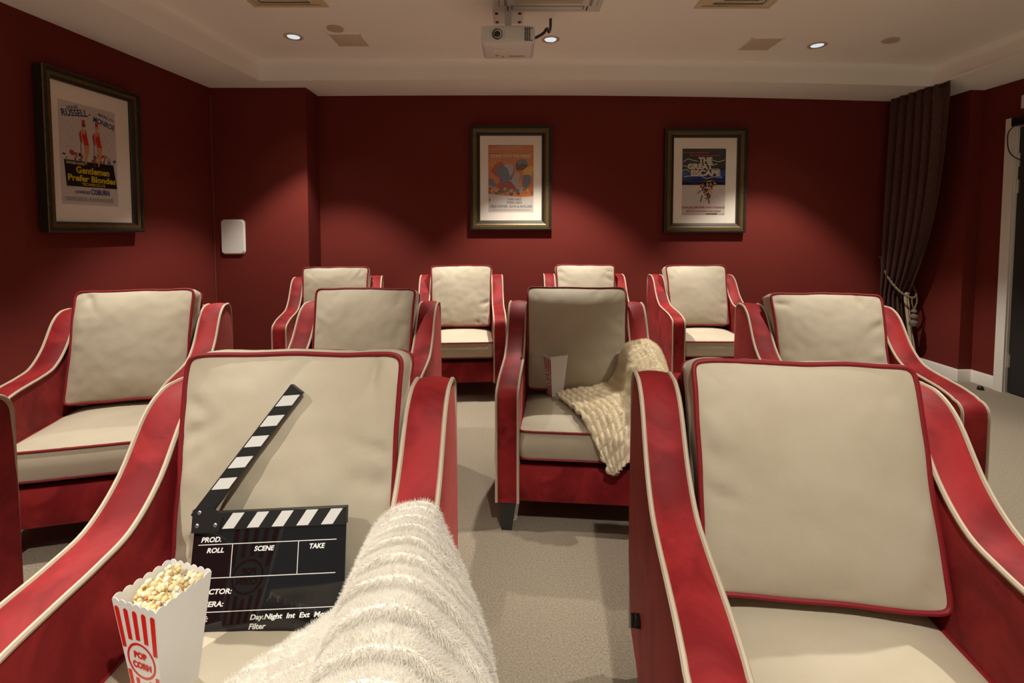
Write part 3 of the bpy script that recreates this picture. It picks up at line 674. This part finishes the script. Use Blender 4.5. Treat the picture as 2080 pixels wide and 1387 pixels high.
# ------------------------------------------------------------------ armchairs
WO, AW = 0.344, 0.0885
YN = [0.05, .12, .20, .28, .36, .44, .52, .58, .64]
ZN = [0.606, .622, .632, .641, .660, .722, .828, .867, .873]
def arm_outline():
    P = [(0.0, 0.128), (0.0, 0.20), (0.0, 0.32), (0.0, 0.44), (0.0, 0.54)]
    for a in range(1, 7):   # rounded front corner
        an = R(90*a/6); P.append((0.045*(1-math.cos(an)), 0.556+0.045*math.sin(an)))
    cur = catmull([(0, y, z) for y, z in zip(YN, ZN)], 44)
    P += [(p.y, p.z) for p in cur[1:]]
    for a in range(1, 9):
        an = R(90*a/8); P.append((0.645+0.06*math.sin(an), 0.815+0.058*math.cos(an)))
    P += [(0.705, 0.70), (0.705, 0.5), (0.70, 0.3), (0.695, 0.128)]
    return P
OUT = arm_outline()
def make_arm(side, par):
    b = MB(); n = len(OUT); K = 8
    xc = side*(WO-AW/2); vs = []
    # outline normals
    nr = []
    for i in range(n):
        p0 = Vector(OUT[max(i-1, 0)]); p1 = Vector(OUT[min(i+1, n-1)]); d = (p1-p0).normalized(); nr.append(Vector((-d.y, d.x)))
    for k in range(K+1):
        u = -1+2*k/K; bul = 0.0065*(1-u*u)
        for i in range(n):
            f = bul if 1 < i < n-2 else 0
            vs.append((xc+u*AW/2, OUT[i][0]+nr[i].x*f, OUT[i][1]+nr[i].y*f))
    fs = [(k*n+i, k*n+i+1, (k+1)*n+i+1, (k+1)*n+i) for k in range(K) for i in range(n-1)]
    fs += [(k*n+n-1, k*n, (k+1)*n, (k+1)*n+n-1) for k in range(K)]
    # sides: strips from the outline down to the base line, with a soft padded bulge
    b.add(vs, fs)
    for (k, sg) in ((0, -1), (K, 1)):
        base = [(xc+sg*AW/2, OUT[i][0], OUT[i][1]) for i in range(n)]
        rows = [base]
        for q in range(1, 9):
            tq = q/8
            rows.append([(p[0]+sg*0.007*math.sin(PI*min(1, tq*1.02))**0.6, p[1]+(0.36-p[1])*0.0, p[2]+(0.128-p[2])*tq) for p in base])
        idx = [0, n-1]
        vv = [p for r_ in rows for p in r_]
        b.add(vv, [(q*n+i, q*n+i+1, (q+1)*n+i+1, (q+1)*n+i) for q in range(8) for i in range(4, n-4)])
        # front and rear thin wedges
        b.add(base[:6]+[(base[4][0], base[4][1], 0.128)], [(0, 1, 2, 3, 4, 6)])
        b.add(base[n-5:]+[(base[n-5][0], base[n-5][1], 0.128)], [(0, 1, 2, 3, 4, 5)])
    arm = b.build('arm', M['red'], par, ang=50)
    for sg in (-1, 1):
        b = MB(); b.tube([(xc+sg*(AW/2+0.0005), y, z) for (y, z) in OUT], 0.0056, 7)
        b.build('piping', M['creampipe'], arm)
    return arm
def cushion(name, par, wb, wt, h, th, seed, crown, back_crown, mtx, cloth, pipe, pr, wr=1.0, N=44, order=12, pexp=0.7, flop=0.0):
    """box cushion: local x across, v up (0..h), n out; piped along both edges"""
    rd = random.Random(seed)
    dents = []
    for i in range(14):
        e = rd.choice((0, 0, 1, 1, 2, 3)); s_ = rd.uniform(-.85, .85); L = rd.uniform(.10, .36); wdt = rd.uniform(.045, .10); am = rd.uniform(-.014, .009)*wr
        dents.append((e, s_, L, wdt, am, rd.uniform(-.6, .6)))
    def tf(p):
        q = max(0.0, (p[1]/h-0.76)/0.24); return mtx @ Vector((p[0], p[1], p[2]-flop*q*q))
    def base(u, v):
        m = max(abs(u), abs(v)); r = (abs(u)**order+abs(v)**order)**(1/order) if m > 0 else 1
        s_ = m/r if m > 0 else 1; u, v = u*s_, v*s_
        hw = (wb+(wt-wb)*(v+1)/2)/2
        sag = 0.006*(1-v*v)*u*abs(u)*-1
        x = u*hw+sag+0.0035*noise.noise(Vector((seed*3.1, v*2.5, u*.5)))*wr
        y = (v+1)/2*h + 0.006*noise.noise(Vector((u*2.2, seed*1.7, v*.4)))*wr*abs(v)**3
        return x, y
    def nz(u, v, c, sg):
        f = max(0, (1-abs(u)**2.6))*max(0, (1-abs(v)**2.6))
        z = c*f**pexp
        if sg > 0:
            for (e, s_, L, wdt, am, sl) in dents:
                if e == 0: dd, al = 1-u, v
                elif e == 1: dd, al = 1+u, v
                elif e == 2: dd, al = 1-v, u
                else: dd, al = 1+v, u
                al -= s_+sl*dd
                z += am*math.exp(-(al/wdt)**2)*max(0, 1-dd/L/1.6)*min(1, dd/0.13)
            z += wr*0.0035*noise.noise(Vector((u*2.3, v*2.3, seed*5.0)))*min(1, f*4)
            z += wr*0.0022*noise.noise(Vector((u*6, v*6, seed*7.0)))*min(1, f*4)
        return z
    ts = [math.sin((i/N-0.5)*PI)*0.55+(2*i/N-1)*0.45 for i in range(N+1)]
    b = MB(); n1 = N+1
    F = []; B = []
    for j in range(n1):
        for i in range(n1):
            x, y = base(ts[i], ts[j]); F.append((x, y, nz(ts[i], ts[j], crown, 1)))
            B.append((x, y, -th-nz(ts[i], ts[j], back_crown, -1)))
    q = [(j*n1+i, j*n1+i+1, (j+1)*n1+i+1, (j+1)*n1+i) for j in range(N) for i in range(N)]
    b.add(F, q); b.add(B, [t_[::-1] for t_ in q])
    loop = [(i, 0) for i in range(N)]+[(N, j) for j in range(N)]+[(N-i, N) for i in range(N)]+[(0, N-j) for j in range(N)]
    m = len(loop); K = 8; sv = []
    cy = h/2
    for k in range(K+1):
        tk = k/K
        for q_, (i, j) in enumerate(loop):
            p = Vector(F[j*n1+i]); nn = Vector((ts[i]*wb/2, ts[j]*h/2, 0))
            d = Vector((nn.x if abs(ts[i]) > .999 else 0, nn.y if abs(ts[j]) > .999 else 0, 0)); d = d.normalized() if d.length > 0 else nn.normalized()
            pk = 0.0025*wr*noise.noise(Vector((p.x*30, p.y*30, seed+tk*3)))
            sv.append((p.x+d.x*(0.010*math.sin(PI*tk)+pk*math.sin(PI*tk)), p.y+d.y*(0.010*math.sin(PI*tk)+pk*math.sin(PI*tk)), -th*tk))
    b.add(sv, [(k*m+q_, k*m+(q_+1) % m, (k+1)*m+(q_+1) % m, (k+1)*m+q_) for k in range(K) for q_ in range(m)])
    b.v = [tuple(tf(v)) for v in b.v]
    cu = b.build(name, cloth, par, ang=60)
    for zz in (0.001, -th-0.001):
        b = MB(); pts = []
        for (i, j) in loop:
            p = Vector(F[j*n1+i]); c0 = Vector((0, cy, 0)); d = (Vector((p.x, p.y, 0))-c0).normalized()
            pts.append(tf((p.x+d.x*0.002, p.y+d.y*0.002, zz+0.0008*noise.noise(Vector((p.x*40, p.y*40, seed))))))
        b.tube(pts, pr, 7, closed=True); b.build('piping', pipe, cu)
    return cu
def leg(par, x, y):
    b = MB(); t_, l_ = 0.036, 0.022
    sx = 0.006 if x > 0 else -0.006; sy = 0.006 if y > .3 else -0.006
    vs = [(x-t_, y-t_, .132), (x+t_, y-t_, .132), (x+t_, y+t_, .132), (x-t_, y+t_, .132), (x+sx-l_, y+sy-l_, 0), (x+sx+l_, y+sy-l_, 0), (x+sx+l_, y+sy+l_, 0), (x+sx-l_, y+sy+l_, 0)]
    b.add(vs, [(0, 1, 2, 3), (7, 6, 5, 4), (0, 4, 5, 1), (1, 5, 6, 2), (2, 6, 7, 3), (3, 7, 4, 0)]); b.build('leg', M['legwood'], par, smooth=False)
def make_chair(label, x, y, yaw, seed, wt=0.497, wb=0.474, zt=0.962, yt=0.501, yb=0.372, zb=0.488, dx=0.0, wr=1.0, crown=0.034, scrown=0.034, tw=0.0, pexp=0.7, flop=0.008):
    c = thing('cinema_armchair', label, 'armchair', (x, y, 0), (0, 0, yaw), 'red and cream cinema armchairs')
    make_arm(-1, c); make_arm(1, c)
    inn = WO-AW
    # front rail with padded face
    b = MB(); rows = []
    for q in range(9):
        t_ = q/8; z = 0.130+0.148*t_; rows += [(-inn-0.01, 0.018-0.012*math.sin(PI*t_)**.7, z), (inn+0.01, 0.018-0.012*math.sin(PI*t_)**.7, z)]
    rows += [(-inn-0.01, 0.07, 0.278), (inn+0.01, 0.07, 0.278), (-inn-0.01, 0.07, 0.130), (inn+0.01, 0.07, 0.130)]
    n = 11; b.add(rows, [(i*2, i*2+1, ((i+1) % n)*2+1, ((i+1) % n)*2) for i in range(n)]+[tuple(i*2 for i in range(n)), tuple(i*2+1 for i in range(n))[::-1]])
    b.build('front_rail', M['red'], c, ang=50)
    b = MB(); b.box((0, 0.36, 0.275), (inn*2+0.01, 0.60, 0.075)); b.build('seat_deck', M['black'], c, smooth=False)
    # back panel between the arms
    b = MB(); ys0, ys1 = 0.585, 0.665; rows = []
    for (yy_, zz_) in ((0.545, 0.30), (0.60, 0.62), (0.635, 0.84), (0.645, 0.862), (0.665, 0.872), (0.688, 0.862), (0.697, 0.84), (0.697, 0.5), (0.690, 0.135), (0.60, 0.135)):
        rows += [(-inn-0.01, yy_, zz_), (inn+0.01, yy_, zz_)]
    n = len(rows)//2; b.add(rows, [(i*2, i*2+1, ((i+1) % n)*2+1, ((i+1) % n)*2) for i in range(n)]+[tuple(i*2 for i in range(n)), tuple(i*2+1 for i in range(n))[::-1]])
    b.build('back_panel', M['red'], c, ang=30)
    # seat cushion lies flat: local v -> y, n -> z
    mt = Matrix(((1, 0, 0, 0), (0, 1, 0, 0.004), (0, 0, 1, 0.4285), (0, 0, 0, 1)))
    cushion('seat_cushion', c, 0.505, 0.495, 0.56, 0.112, seed+50, scrown, 0.0, mt, M['cream'], M['redpipe'], 0.0048, wr*0.35, 34, 20)
    # back cushion leans: local v along the recline
    d = Vector((0, yt-yb, zt-zb)); h = d.length; d.normalize(); nn = Vector((0, -d.z, d.y))
    ct, st = math.cos(tw), math.sin(tw)
    X = Vector((ct, 0, st)); V = Vector((-st*1.0, d.y, d.z))
    mt = Matrix(((X.x, V.x, nn.x, dx), (X.y, V.y, nn.y, yb), (X.z, V.z, nn.z, zb), (0, 0, 0, 1)))
    cushion('back_cushion', c, wb, wt, h, 0.115, seed, crown, 0.018, mt, M['cream'], M['redpipe'], 0.0058, wr, 46, 22, pexp, flop)
    for sx in (-1, 1):
        leg(c, sx*(WO-0.046), 0.045); leg(c, sx*(WO-0.046), 0.645)
    return c
make_chair('red and cream armchair in front holding the clapperboard and striped popcorn box', -0.501, 0.580, -0.005, 1, zt=0.966, yt=0.525, yb=0.432, crown=0.032, wt=0.495)
make_chair('red and cream armchair in front at right, nearest and empty', 0.592, 0.600, -0.124, 2, wt=0.475, wb=0.478, zt=0.947, dx=0.004, wr=0.8)
make_chair('red and cream armchair beside the left wall, second row, turned inward', -1.649, 1.814, 0.2606, 3, zt=0.969, wt=0.482)
make_chair('red and cream armchair peeking out directly behind the clapperboard chair', -0.733, 1.943, 0.007, 4, zt=0.960)
make_chair('red and cream armchair with a beige blanket and a plain-sided popcorn box on its seat', 0.2784, 1.9406, -0.0904, 5, wr=0.7, crown=0.046, pexp=0.8, flop=0.055, zt=0.972)
make_chair('red and cream armchair in the second row at right, nearest the door', 1.4448, 1.8402, -0.1285, 6, zt=0.948)
make_chair('red and cream armchair in the back row in front of the red pillar', -1.317, 3.399, 0.1786, 7)
make_chair('red and cream armchair in the back row, left of and below the orange poster', -0.3867, 3.549, 0.0701, 8)
make_chair('red and cream back row armchair mostly hidden behind the chair with the beige blanket', 0.6161, 3.638, -0.0113, 9)
make_chair('red and cream armchair in the back row below the black and blue poster', 1.5378, 3.587, -0.0065, 10, wr=0.6)
make_chair('dark red armchair arm cut off by the left edge of the photo', -1.412, 0.395, 0.18, 11)
# small black fitting on the near right chair
pc = [o for o in C.objects if o.get('label', '').startswith('red and cream armchair in front at right')][0]
b = MB(); b.rbox((-WO-0.012, 0.47, 0.33), (0.02, 0.03, 0.018), 0.003); b.rbox((-WO-0.024, 0.47, 0.33), (0.008, 0.016, 0.028), 0.003); b.build('side_clip', M['blackplastic'], pc)

# ------------------------------------------------------------------ clapperboard
BW, BH, ST = 0.312, 0.226, 0.034
t = thing('clapperboard', 'open black clapperboard propped up on the front seat cushion', 'clapperboard', (-0.5085, 0.926, 0.4575), (0, 0, 0))
th = R(15.8); rl = R(2.35)
t.rotation_mode = 'XYZ'
t.matrix_world = Matrix.Translation((-0.490, 0.924, 0.457)) @ Matrix.Rotation(-th, 4, 'X') @ Matrix.Rotation(-rl*-1, 4, 'Y').inverted()
ZT = BH-ST
b = MB(); b.rbox((0, 0.002, ZT/2), (BW, 0.004, ZT), 0.001, seg=1); slate = b.build('slate', M['acrylic'], t, smooth=False)
b = MB(); b.rbox((0, 0.002, BH-ST/2), (BW+0.002, 0.014, ST), 0.001, seg=1, mi=0)
wp = 0.0505
for i in range(5):
    x0_ = -BW/2+0.060+i*wp; sl = 0.020
    b.add([(x0_, -0.0054, ZT+0.0025), (x0_+0.024, -0.0054, ZT+0.0025), (x0_+0.024+sl, -0.0054, BH-0.0025), (x0_+sl, -0.0054, BH-0.0025)], [(0, 1, 2, 3)], 1)
b.build('lower_stick', [M['stickblack'], M['stickwhite']], t, smooth=False)
px, pz = -BW/2+0.013, BH-0.004
an = R(53.0); LS = 0.318
mt = Matrix.Translation((px, 0, pz)) @ Matrix.Rotation(-an, 4, 'Y')
b = MB(); vs0 = len(b.v); b.rbox((LS/2-0.012, 0.002, 0.001), (LS, 0.014, ST-0.002), 0.001, seg=1)
for i in range(5):
    x0_ = 0.060+i*0.0505; sh = (ST-0.004)*0.75
    b.add([(x0_+sh/2, -0.0054, -ST/2+0.003), (x0_+0.027+sh/2, -0.0054, -ST/2+0.003), (x0_+0.027-sh/2, -0.0054, ST/2-0.003), (x0_-sh/2, -0.0054, ST/2-0.003)], [(0, 1, 2, 3)], 1)
b.v = [tuple(mt @ Vector(v)) for v in b.v]
b.build('clap_stick', [M['stickblack'], M['stickwhite']], t, smooth=False)
b = MB(); pl = [(-BW/2-0.002, BH+0.006), (-BW/2+0.018, BH+0.018), (-BW/2+0.036, BH+0.012), (-BW/2+0.061, BH-0.010), (-BW/2+0.055, ZT-0.003), (-BW/2-0.001, ZT-0.003)]
n = len(pl); b.add([(x, -0.0075, z) for x, z in pl]+[(x, -0.0050, z) for x, z in pl], [tuple(range(n)), tuple(range(n, 2*n))[::-1]]+[(i, (i+1) % n, n+(i+1) % n, n+i) for i in range(n)])
hp = b.build('hinge_plate', M['stickblack'], t, smooth=False)
for (x, z) in ((-BW/2+0.0125, BH+0.001), (-BW/2+0.010, BH-0.0235), (-BW/2+0.047, BH-0.0235)):
    b = MB(); b.lathe([(0.0042, -0.0072), (0.0040, -0.0088), (0.0028, -0.0096), (0.0012, -0.0092)], (x, 0, z), 14, axis='y'); b.build('screw', M['screw'], hp)
b = MB()
def zx(X): return (X-748)*BW/685
def zz(X, Y): return ZT - ((Y-712)+(X-410)*0.041)*(ZT/ (1193-712))
def rule(x0_, z0_, x1_, z1_, wd=0.0014):
    d = Vector((x1_-x0_, z1_-z0_)); d.normalize(); nx, nz_ = -d.y*wd/2, d.x*wd/2
    b.add([(x0_+nx, -0.0004, z0_+nz_), (x1_+nx, -0.0004, z1_+nz_), (x1_-nx, -0.0004, z1_-nz_), (x0_-nx, -0.0004, z0_-nz_)], [(0, 1, 2, 3)])
z1 = zz(436, 780); z2 = zz(490, 931); z3 = zz(700, 1074)
rule(zx(432), z1, zx(1050), z1); rule(zx(432), z2, zx(1050), z2); rule(zx(432), z3, zx(1050), z3)
rule(zx(585), z1, zx(585), z2); rule(zx(880), z1, zx(880), z2)
for (s_, X0, X1, Y0, Y1) in (('PROD.', 443, 533, 742, 767), ('ROLL', 472, 549, 792, 816), ('SCENE', 683, 774, 783, 807), ('TAKE', 930, 1000, 773, 797), ('DIRECTOR:', 424, 598, 979, 1004), ('CAMERA:', 424, 566, 1035, 1060), ('DATE:', 424, 503, 1101, 1125), ('Day.Night  Int  Ext  Mos', 685, 1022, 1086, 1117), ('Filter', 682, 757, 1131, 1157)):
    vs, fs, _ = text_mesh(s_, 0.032, 0.22); xm = (X0+X1)/2
    za, zb_ = zz(xm, Y1), zz(xm, Y0)
    b.add([(zx(X0)+u*(zx(X1)-zx(X0)), -0.0005, za+v*(zb_-za)) for u, v in vs], fs)
b.build('lettering', M['printwhite'], slate, smooth=False)

# ------------------------------------------------------------------ popcorn boxes
def popcorn_box(label, cx, cy, z0, rot, top, bot, h):
    t = thing('popcorn_box', label, 'popcorn box', (cx, cy, z0), (0, 0, rot), 'striped popcorn boxes')
    for side in range(4):
        Rm = Matrix.Rotation(side*PI/2, 4, 'Z')
        def pt(s, q, o=0.0):   # s across -1..1, q up 0..1; side 0 faces -y
            hw = (bot+(top-bot)*q)/2
            return Rm @ Vector((s*hw, -hw-o, q*h))
        NS, NQ = 84, 6
        b = MB(); vs = []
        for j in range(NQ+1):
            for i in range(NS+1):
                s = -1+2*i/NS; lim = 1.0-0.040+0.026*abs(math.sin(PI*6*(s+1)/2+0.0))**0.7
                vs.append(pt(s, lim*j/NQ))
        b.add(vs, [(j*(NS+1)+i, j*(NS+1)+i+1, (j+1)*(NS+1)+i+1, (j+1)*(NS+1)+i) for j in range(NQ) for i in range(NS)])
        o = b.build('side_panel', M['box'], t, smooth=False)
        sm_ = o.modifiers.new('card', 'SOLIDIFY'); sm_.thickness = 0.0009; sm_.offset = 0
        if side in (0, 2):
            b = MB()
            cq, rq = 0.44, 0.125*h/ (top*0.85)   # roundel centre and radii
            def mp(x, z, o_=0.0009):             # metres on the panel -> 3D
                q = z/h; hw = (bot+(top-bot)*q)/2; return pt(x/hw, q, o_)
            rad = 0.0335
            zc_ = cq*h
            for k in range(5):
                s0 = -0.84+k*0.42
                segs = [(0.0, 0.915)]
                for (q0, q1) in segs:
                    L = []; n = 60
                    for i in range(n+1):
                        q = q0+(q1-q0)*i/n; hw = (bot+(top-bot)*q)/2; x = s0*hw; wd = 0.105*hw
                        inside = (x*x+(q*h-zc_)**2) < (rad+0.0045)**2
                        L.append((q, x, wd if q < 0.90 else wd*math.sqrt(max(0.02, 1-((q-0.90)/0.016)**2)), inside))
                    for i in range(n):
                        if L[i][3] or L[i+1][3]: continue
                        (qa, xa, wa, _), (qb, xb, wb_, _) = L[i], L[i+1]
                        b.add([mp(xa-wa, qa*h), mp(xa+wa, qa*h), mp(xb+wb_, qb*h), mp(xb-wb_, qb*h)], [(0, 1, 2, 3)])
            n = 48
            vs = [mp(rr*math.cos(2*PI*i/n)*0.95, zc_+rr*math.sin(2*PI*i/n)) for rr in (rad, rad-0.0042) for i in range(n)]
            b.add(vs, [(i, (i+1) % n, n+(i+1) % n, n+i) for i in range(n)])
            for (s_, x0_, x1_, za, zb_) in (('POP', -0.015, 0.014, 0.004, 0.017), ('CORN', -0.021, 0.021, -0.015, -0.002)):
                vs, fs, _ = text_mesh(s_, 0.055, 0)
                b.add([mp(x0_+u*(x1_-x0_), zc_+za+v*(zb_-za), 0.0011) for u, v in vs], fs)
            b.build('red_print', M['boxred'], o, smooth=False)
    b = MB(); b.box((0, 0, 0.001), (bot-0.001, bot-0.001, 0.002)); b.build('base', M['box'], t, smooth=False)
    return t
ZSA = 0.4605
popcorn_box('red striped popcorn box full of popcorn on the nearest seat', -0.595, 0.805, ZSA, R(-18), 0.100, 0.063, 0.65+0.004-ZSA)
popcorn_box('red striped popcorn box with no popcorn showing, on the seat beside the beige blanket', 0.205, 2.322, 0.463, R(24-90), 0.094, 0.058, 0.203)
# popped kernels heaped in the near box
def kernel_mesh(seed):
    rd = random.Random(seed); bm = bmesh.new()
    def ball(c, r, mi):
        res = bmesh.ops.create_icosphere(bm, subdivisions=2, radius=r, matrix=Matrix.Translation(c))
        for v in res['verts']:
            d = noise.noise(v.co*190+Vector((seed*3.3, 0, 0)))*0.0013; v.co += (v.co-Vector(c)).normalized()*d
        fs = {f for v in res['verts'] for f in v.link_faces}
        for f in fs: f.material_index = mi; f.smooth = True
    ball((0, 0, 0), 0.0052, 0)
    for i in range(rd.randint(4, 6)):
        d = Vector((rd.gauss(0, 1), rd.gauss(0, 1), rd.gauss(0, 1))).normalized()
        ball(d*rd.uniform(.0045, .0065), rd.uniform(.0033, .0052), 0)
    d = Vector((rd.gauss(0, 1), rd.gauss(0, 1), rd.gauss(0, 1))).normalized(); ball(d*0.0062, 0.0028, 1)
    me = bpy.data.meshes.new('popcorn_kernel'); bm.to_mesh(me); bm.free(); me.materials.append(M['pop']); me.materials.append(M['hull']); return me
KM = [kernel_mesh(i) for i in range(7)]
rd = random.Random(11); Rm = Matrix.Rotation(R(-18), 4, 'Z')
proto = None; placed = []
for lay in range(3):
    zl = 0.606+0.0115*lay; g_ = 0.0135
    half = 0.030+0.0012*lay
    nn_ = int(2*half/g_)+1
    for i in range(nn_):
        for j in range(nn_):
            x = -half+2*half*i/(nn_-1)+rd.uniform(-.0025, .0025); y = -half+2*half*j/(nn_-1)+rd.uniform(-.0025, .0025)
            z = zl+0.016*(0.5+y/0.09)+rd.uniform(-.003, .003)+0.006*math.exp(-((x/.03)**2+(y/.03)**2))
            if lay == 2 and rd.random() < 0.25: continue
            p = Rm @ Vector((x, y, 0)); placed.append((p.x-0.595, p.y+0.805, z))
for k, p in enumerate(placed):
    if proto is None: o = bpy.data.objects.new('popcorn_kernel', KM[0]); proto = o
    else: o = proto.copy(); o.data = KM[k % 7]
    C.objects.link(o); o.location = p; o.rotation_euler = (rd.uniform(0, 6), rd.uniform(0, 6), rd.uniform(0, 6)); s_ = rd.uniform(.95, 1.25); o.scale = (s_, s_, s_)
    tag(o, 'popped popcorn kernel heaped in the striped box on the nearest seat', 'popcorn', 'popcorn in the near box')

# ------------------------------------------------------------------ blankets
def surf(rows, nu, nv):
    """rows of control points -> smooth grid; returns nv lines of nu points"""
    cols = [catmull(r_, nu) for r_ in rows]
    g_ = [catmull([cols[k][i] for k in range(len(rows))], nv) for i in range(nu)]
    return [[g_[i][j] for i in range(nu)] for j in range(nv)]
def blanket(name, rows, nu, nv, disp, m, label, cat, fur_n, fur_len, seed, thick=0.014, tip=0.25):
    G = surf(rows, nu, nv); P = [[Vector(p) for p in r_] for r_ in G]; vs = []
    tot = sum((P[j][i+1]-P[j][i]).cross(P[j+1][i]-P[j][i]).z for j in range(0, nv-1, 3) for i in range(0, nu-1, 3))
    sgn = 1 if tot > 0 else -1
    for j in range(nv):
        for i in range(nu):
            du = P[j][min(i+1, nu-1)]-P[j][max(i-1, 0)]; dv = P[min(j+1, nv-1)][i]-P[max(j-1, 0)][i]
            nn = du.cross(dv); nn = nn.normalized() if nn.length > 1e-12 else Vector((0, 0, 1))
            nn *= sgn
            vs.append(P[j][i]+nn*disp(i/(nu-1), j/(nv-1), P[j][i]))
    fs = [(j*nu+i, j*nu+i+1, (j+1)*nu+i+1, (j+1)*nu+i) for j in range(nv-1) for i in range(nu-1)]
    o = mesh_obj(name, vs, fs, m, ang=180); tag(o, label, cat)
    if sum(p.normal.z*p.area for p in o.data.polygons) < 0: o.data.flip_normals()
    if fur_n:
        pm = o.modifiers.new('fur', 'PARTICLE_SYSTEM'); ps = o.particle_systems[0].settings
        ps.type = 'HAIR'; ps.count = fur_n; ps.use_advanced_hair = True; ps.hair_length = fur_len; ps.hair_step = 3
        ps.emit_from = 'FACE'; ps.use_emit_random = True; ps.use_even_distribution = True
        ps.brownian_factor = 0.0; ps.factor_random = 0.0009
        ps.object_align_factor = (0.0, 0.0, -0.0004)
        ps.root_radius = 0.35; ps.tip_radius = 0.06; ps.radius_scale = 0.0015; ps.display_step = 2; ps.render_step = 3
        o.particle_systems[0].seed = seed
    so = o.modifiers.new('thick', 'SOLIDIFY'); so.thickness = thick; so.offset = -1
    return o
# near blanket: cross-sections from the seat, up the inner side of the arm, over the top and down outside
def az(y): return interp(y-0.58, YN, ZN) if y-0.58 > 0.05 else 0.606
rowsA = []
for (y, xl, xr, dz) in ((0.950, -0.362, -0.105, -0.022), (0.925, -0.385, -0.090, -0.004), (0.885, -0.415, -0.072, 0.008), (0.84, -0.455, -0.055, 0.016), (0.78, -0.505, -0.040, 0.020), (0.71, -0.560, -0.026, 0.020), (0.63, -0.62, -0.014, 0.018), (0.565, -0.65, -0.008, 0.010)):
    za = az(y)+dz
    first = y > 1.03
    sz = 0.482 if y > 0.60 else 0.46
    rowsA.append([(xl, y-0.02, sz), (xl*0.6-0.30*0.4, y-0.01, sz+0.010), (-0.300, y, sz+0.055+(za-.64)*.4), (-0.274, y, za-0.040), (-0.252, y, za+0.012), (-0.215, y, za+0.040), (-0.170, y, za+0.046), (-0.130+(xr+.03)*.35, y, za+0.018), (xr-0.028, y, za-0.075), (xr-0.004, y, za-0.20), (xr, y, za-0.32)])
def dispA(u, v, p):
    ph = (v*10.5 + 0.5*u*u - 0.25*u + 0.16*noise.noise(p*8) + 0.06*noise.noise(p*25))*2*PI
    t_ = (ph/(2*PI)) % 1.0
    r_ = 0.021*((t_/0.82)**0.75 if t_ < 0.82 else max(0.0, 1-((t_-0.82)/0.18)**1.5)) - 0.012
    amp = 0.55+0.45*min(1, max(0, (u-0.2)/0.3))
    if u < 0.30: r_ *= 0.35
    r_ += 0.006*noise.noise(p*9)+0.0015*noise.noise(p*30)
    return 0.010 + r_*amp
blanket('throw_blanket', rowsA, 150, 260, dispA, M['fur'], 'fluffy cream ribbed blanket draped over the arm of the nearest chair', 'blanket', 200000, 0.0075, 3)
# far blanket: fan from the arm top down across the seat, tip hanging over the front edge (armchair coordinates)
ce, se = math.cos(-0.0904), math.sin(-0.0904)
def EL(x, y, z): return (0.2784+x*ce-y*se, 1.9406+x*se+y*ce, z)
rowsB = [
 [EL(-.100, .325, .482), EL(-.045, .19, .487), EL(.010, .04, .478), EL(.060, -.030, .40), EL(.125, -.045, .285)],
 [EL(-.03, .335, .492), EL(.03, .22, .498), EL(.080, .09, .495), EL(.120, -.020, .43), EL(.150, -.050, .315)],
 [EL(.06, .350, .505), EL(.11, .25, .515), EL(.15, .13, .512), EL(.180, .01, .47), EL(.195, -.048, .36)],
 [EL(.16, .365, .545), EL(.195, .28, .555), EL(.215, .18, .55), EL(.235, .07, .525), EL(.245, -.03, .44)],
 [EL(.225, .385, .69), EL(.238, .32, .675), EL(.245, .23, .645), EL(.255, .13, .615), EL(.265, .03, .56)],
 [EL(.29, .40, .728), EL(.295, .34, .712), EL(.30, .26, .685), EL(.30, .17, .665), EL(.305, .08, .645)],
 [EL(.345, .40, .728), EL(.35, .34, .715), EL(.35, .26, .68), EL(.35, .17, .66), EL(.35, .08, .64)],
 [EL(.395, .40, .65), EL(.40, .34, .64), EL(.40, .26, .57), EL(.40, .17, .56), EL(.395, .08, .55)],
 [EL(.41, .40, .40), EL(.415, .34, .40), EL(.415, .26, .39), EL(.41, .17, .38), EL(.405, .08, .38)],
 [EL(.41, .36, .19), EL(.415, .30, .19), EL(.415, .22, .19), EL(.41, .12, .19), EL(.40, .04, .19)],
 [EL(.37, .30, .035), EL(.38, .24, .035), EL(.38, .16, .035), EL(.37, .06, .035), EL(.36, -.02, .035)],
]
def dispB(u, v, p):
    k1 = abs(math.sin(PI*(10*u+0.5*math.sin(v*9))))**0.6; k2 = abs(math.sin(PI*(27*v+0.35+0.35*math.sin(u*8))))**0.6
    dec = 0.16+0.84*max(0, 1-v/0.26)
    r_ = 0.022*(k1*k2-0.40)*dec
    r_ += 0.009*noise.noise(p*11)+0.006*noise.noise(p*26)
    return 0.006+r_
blanket('throw_blanket', rowsB, 130, 200, dispB, M['fur2'], 'beige blanket with a knobbly hem draped across the seat in the second row', 'blanket', 90000, 0.0075, 5, thick=0.016)
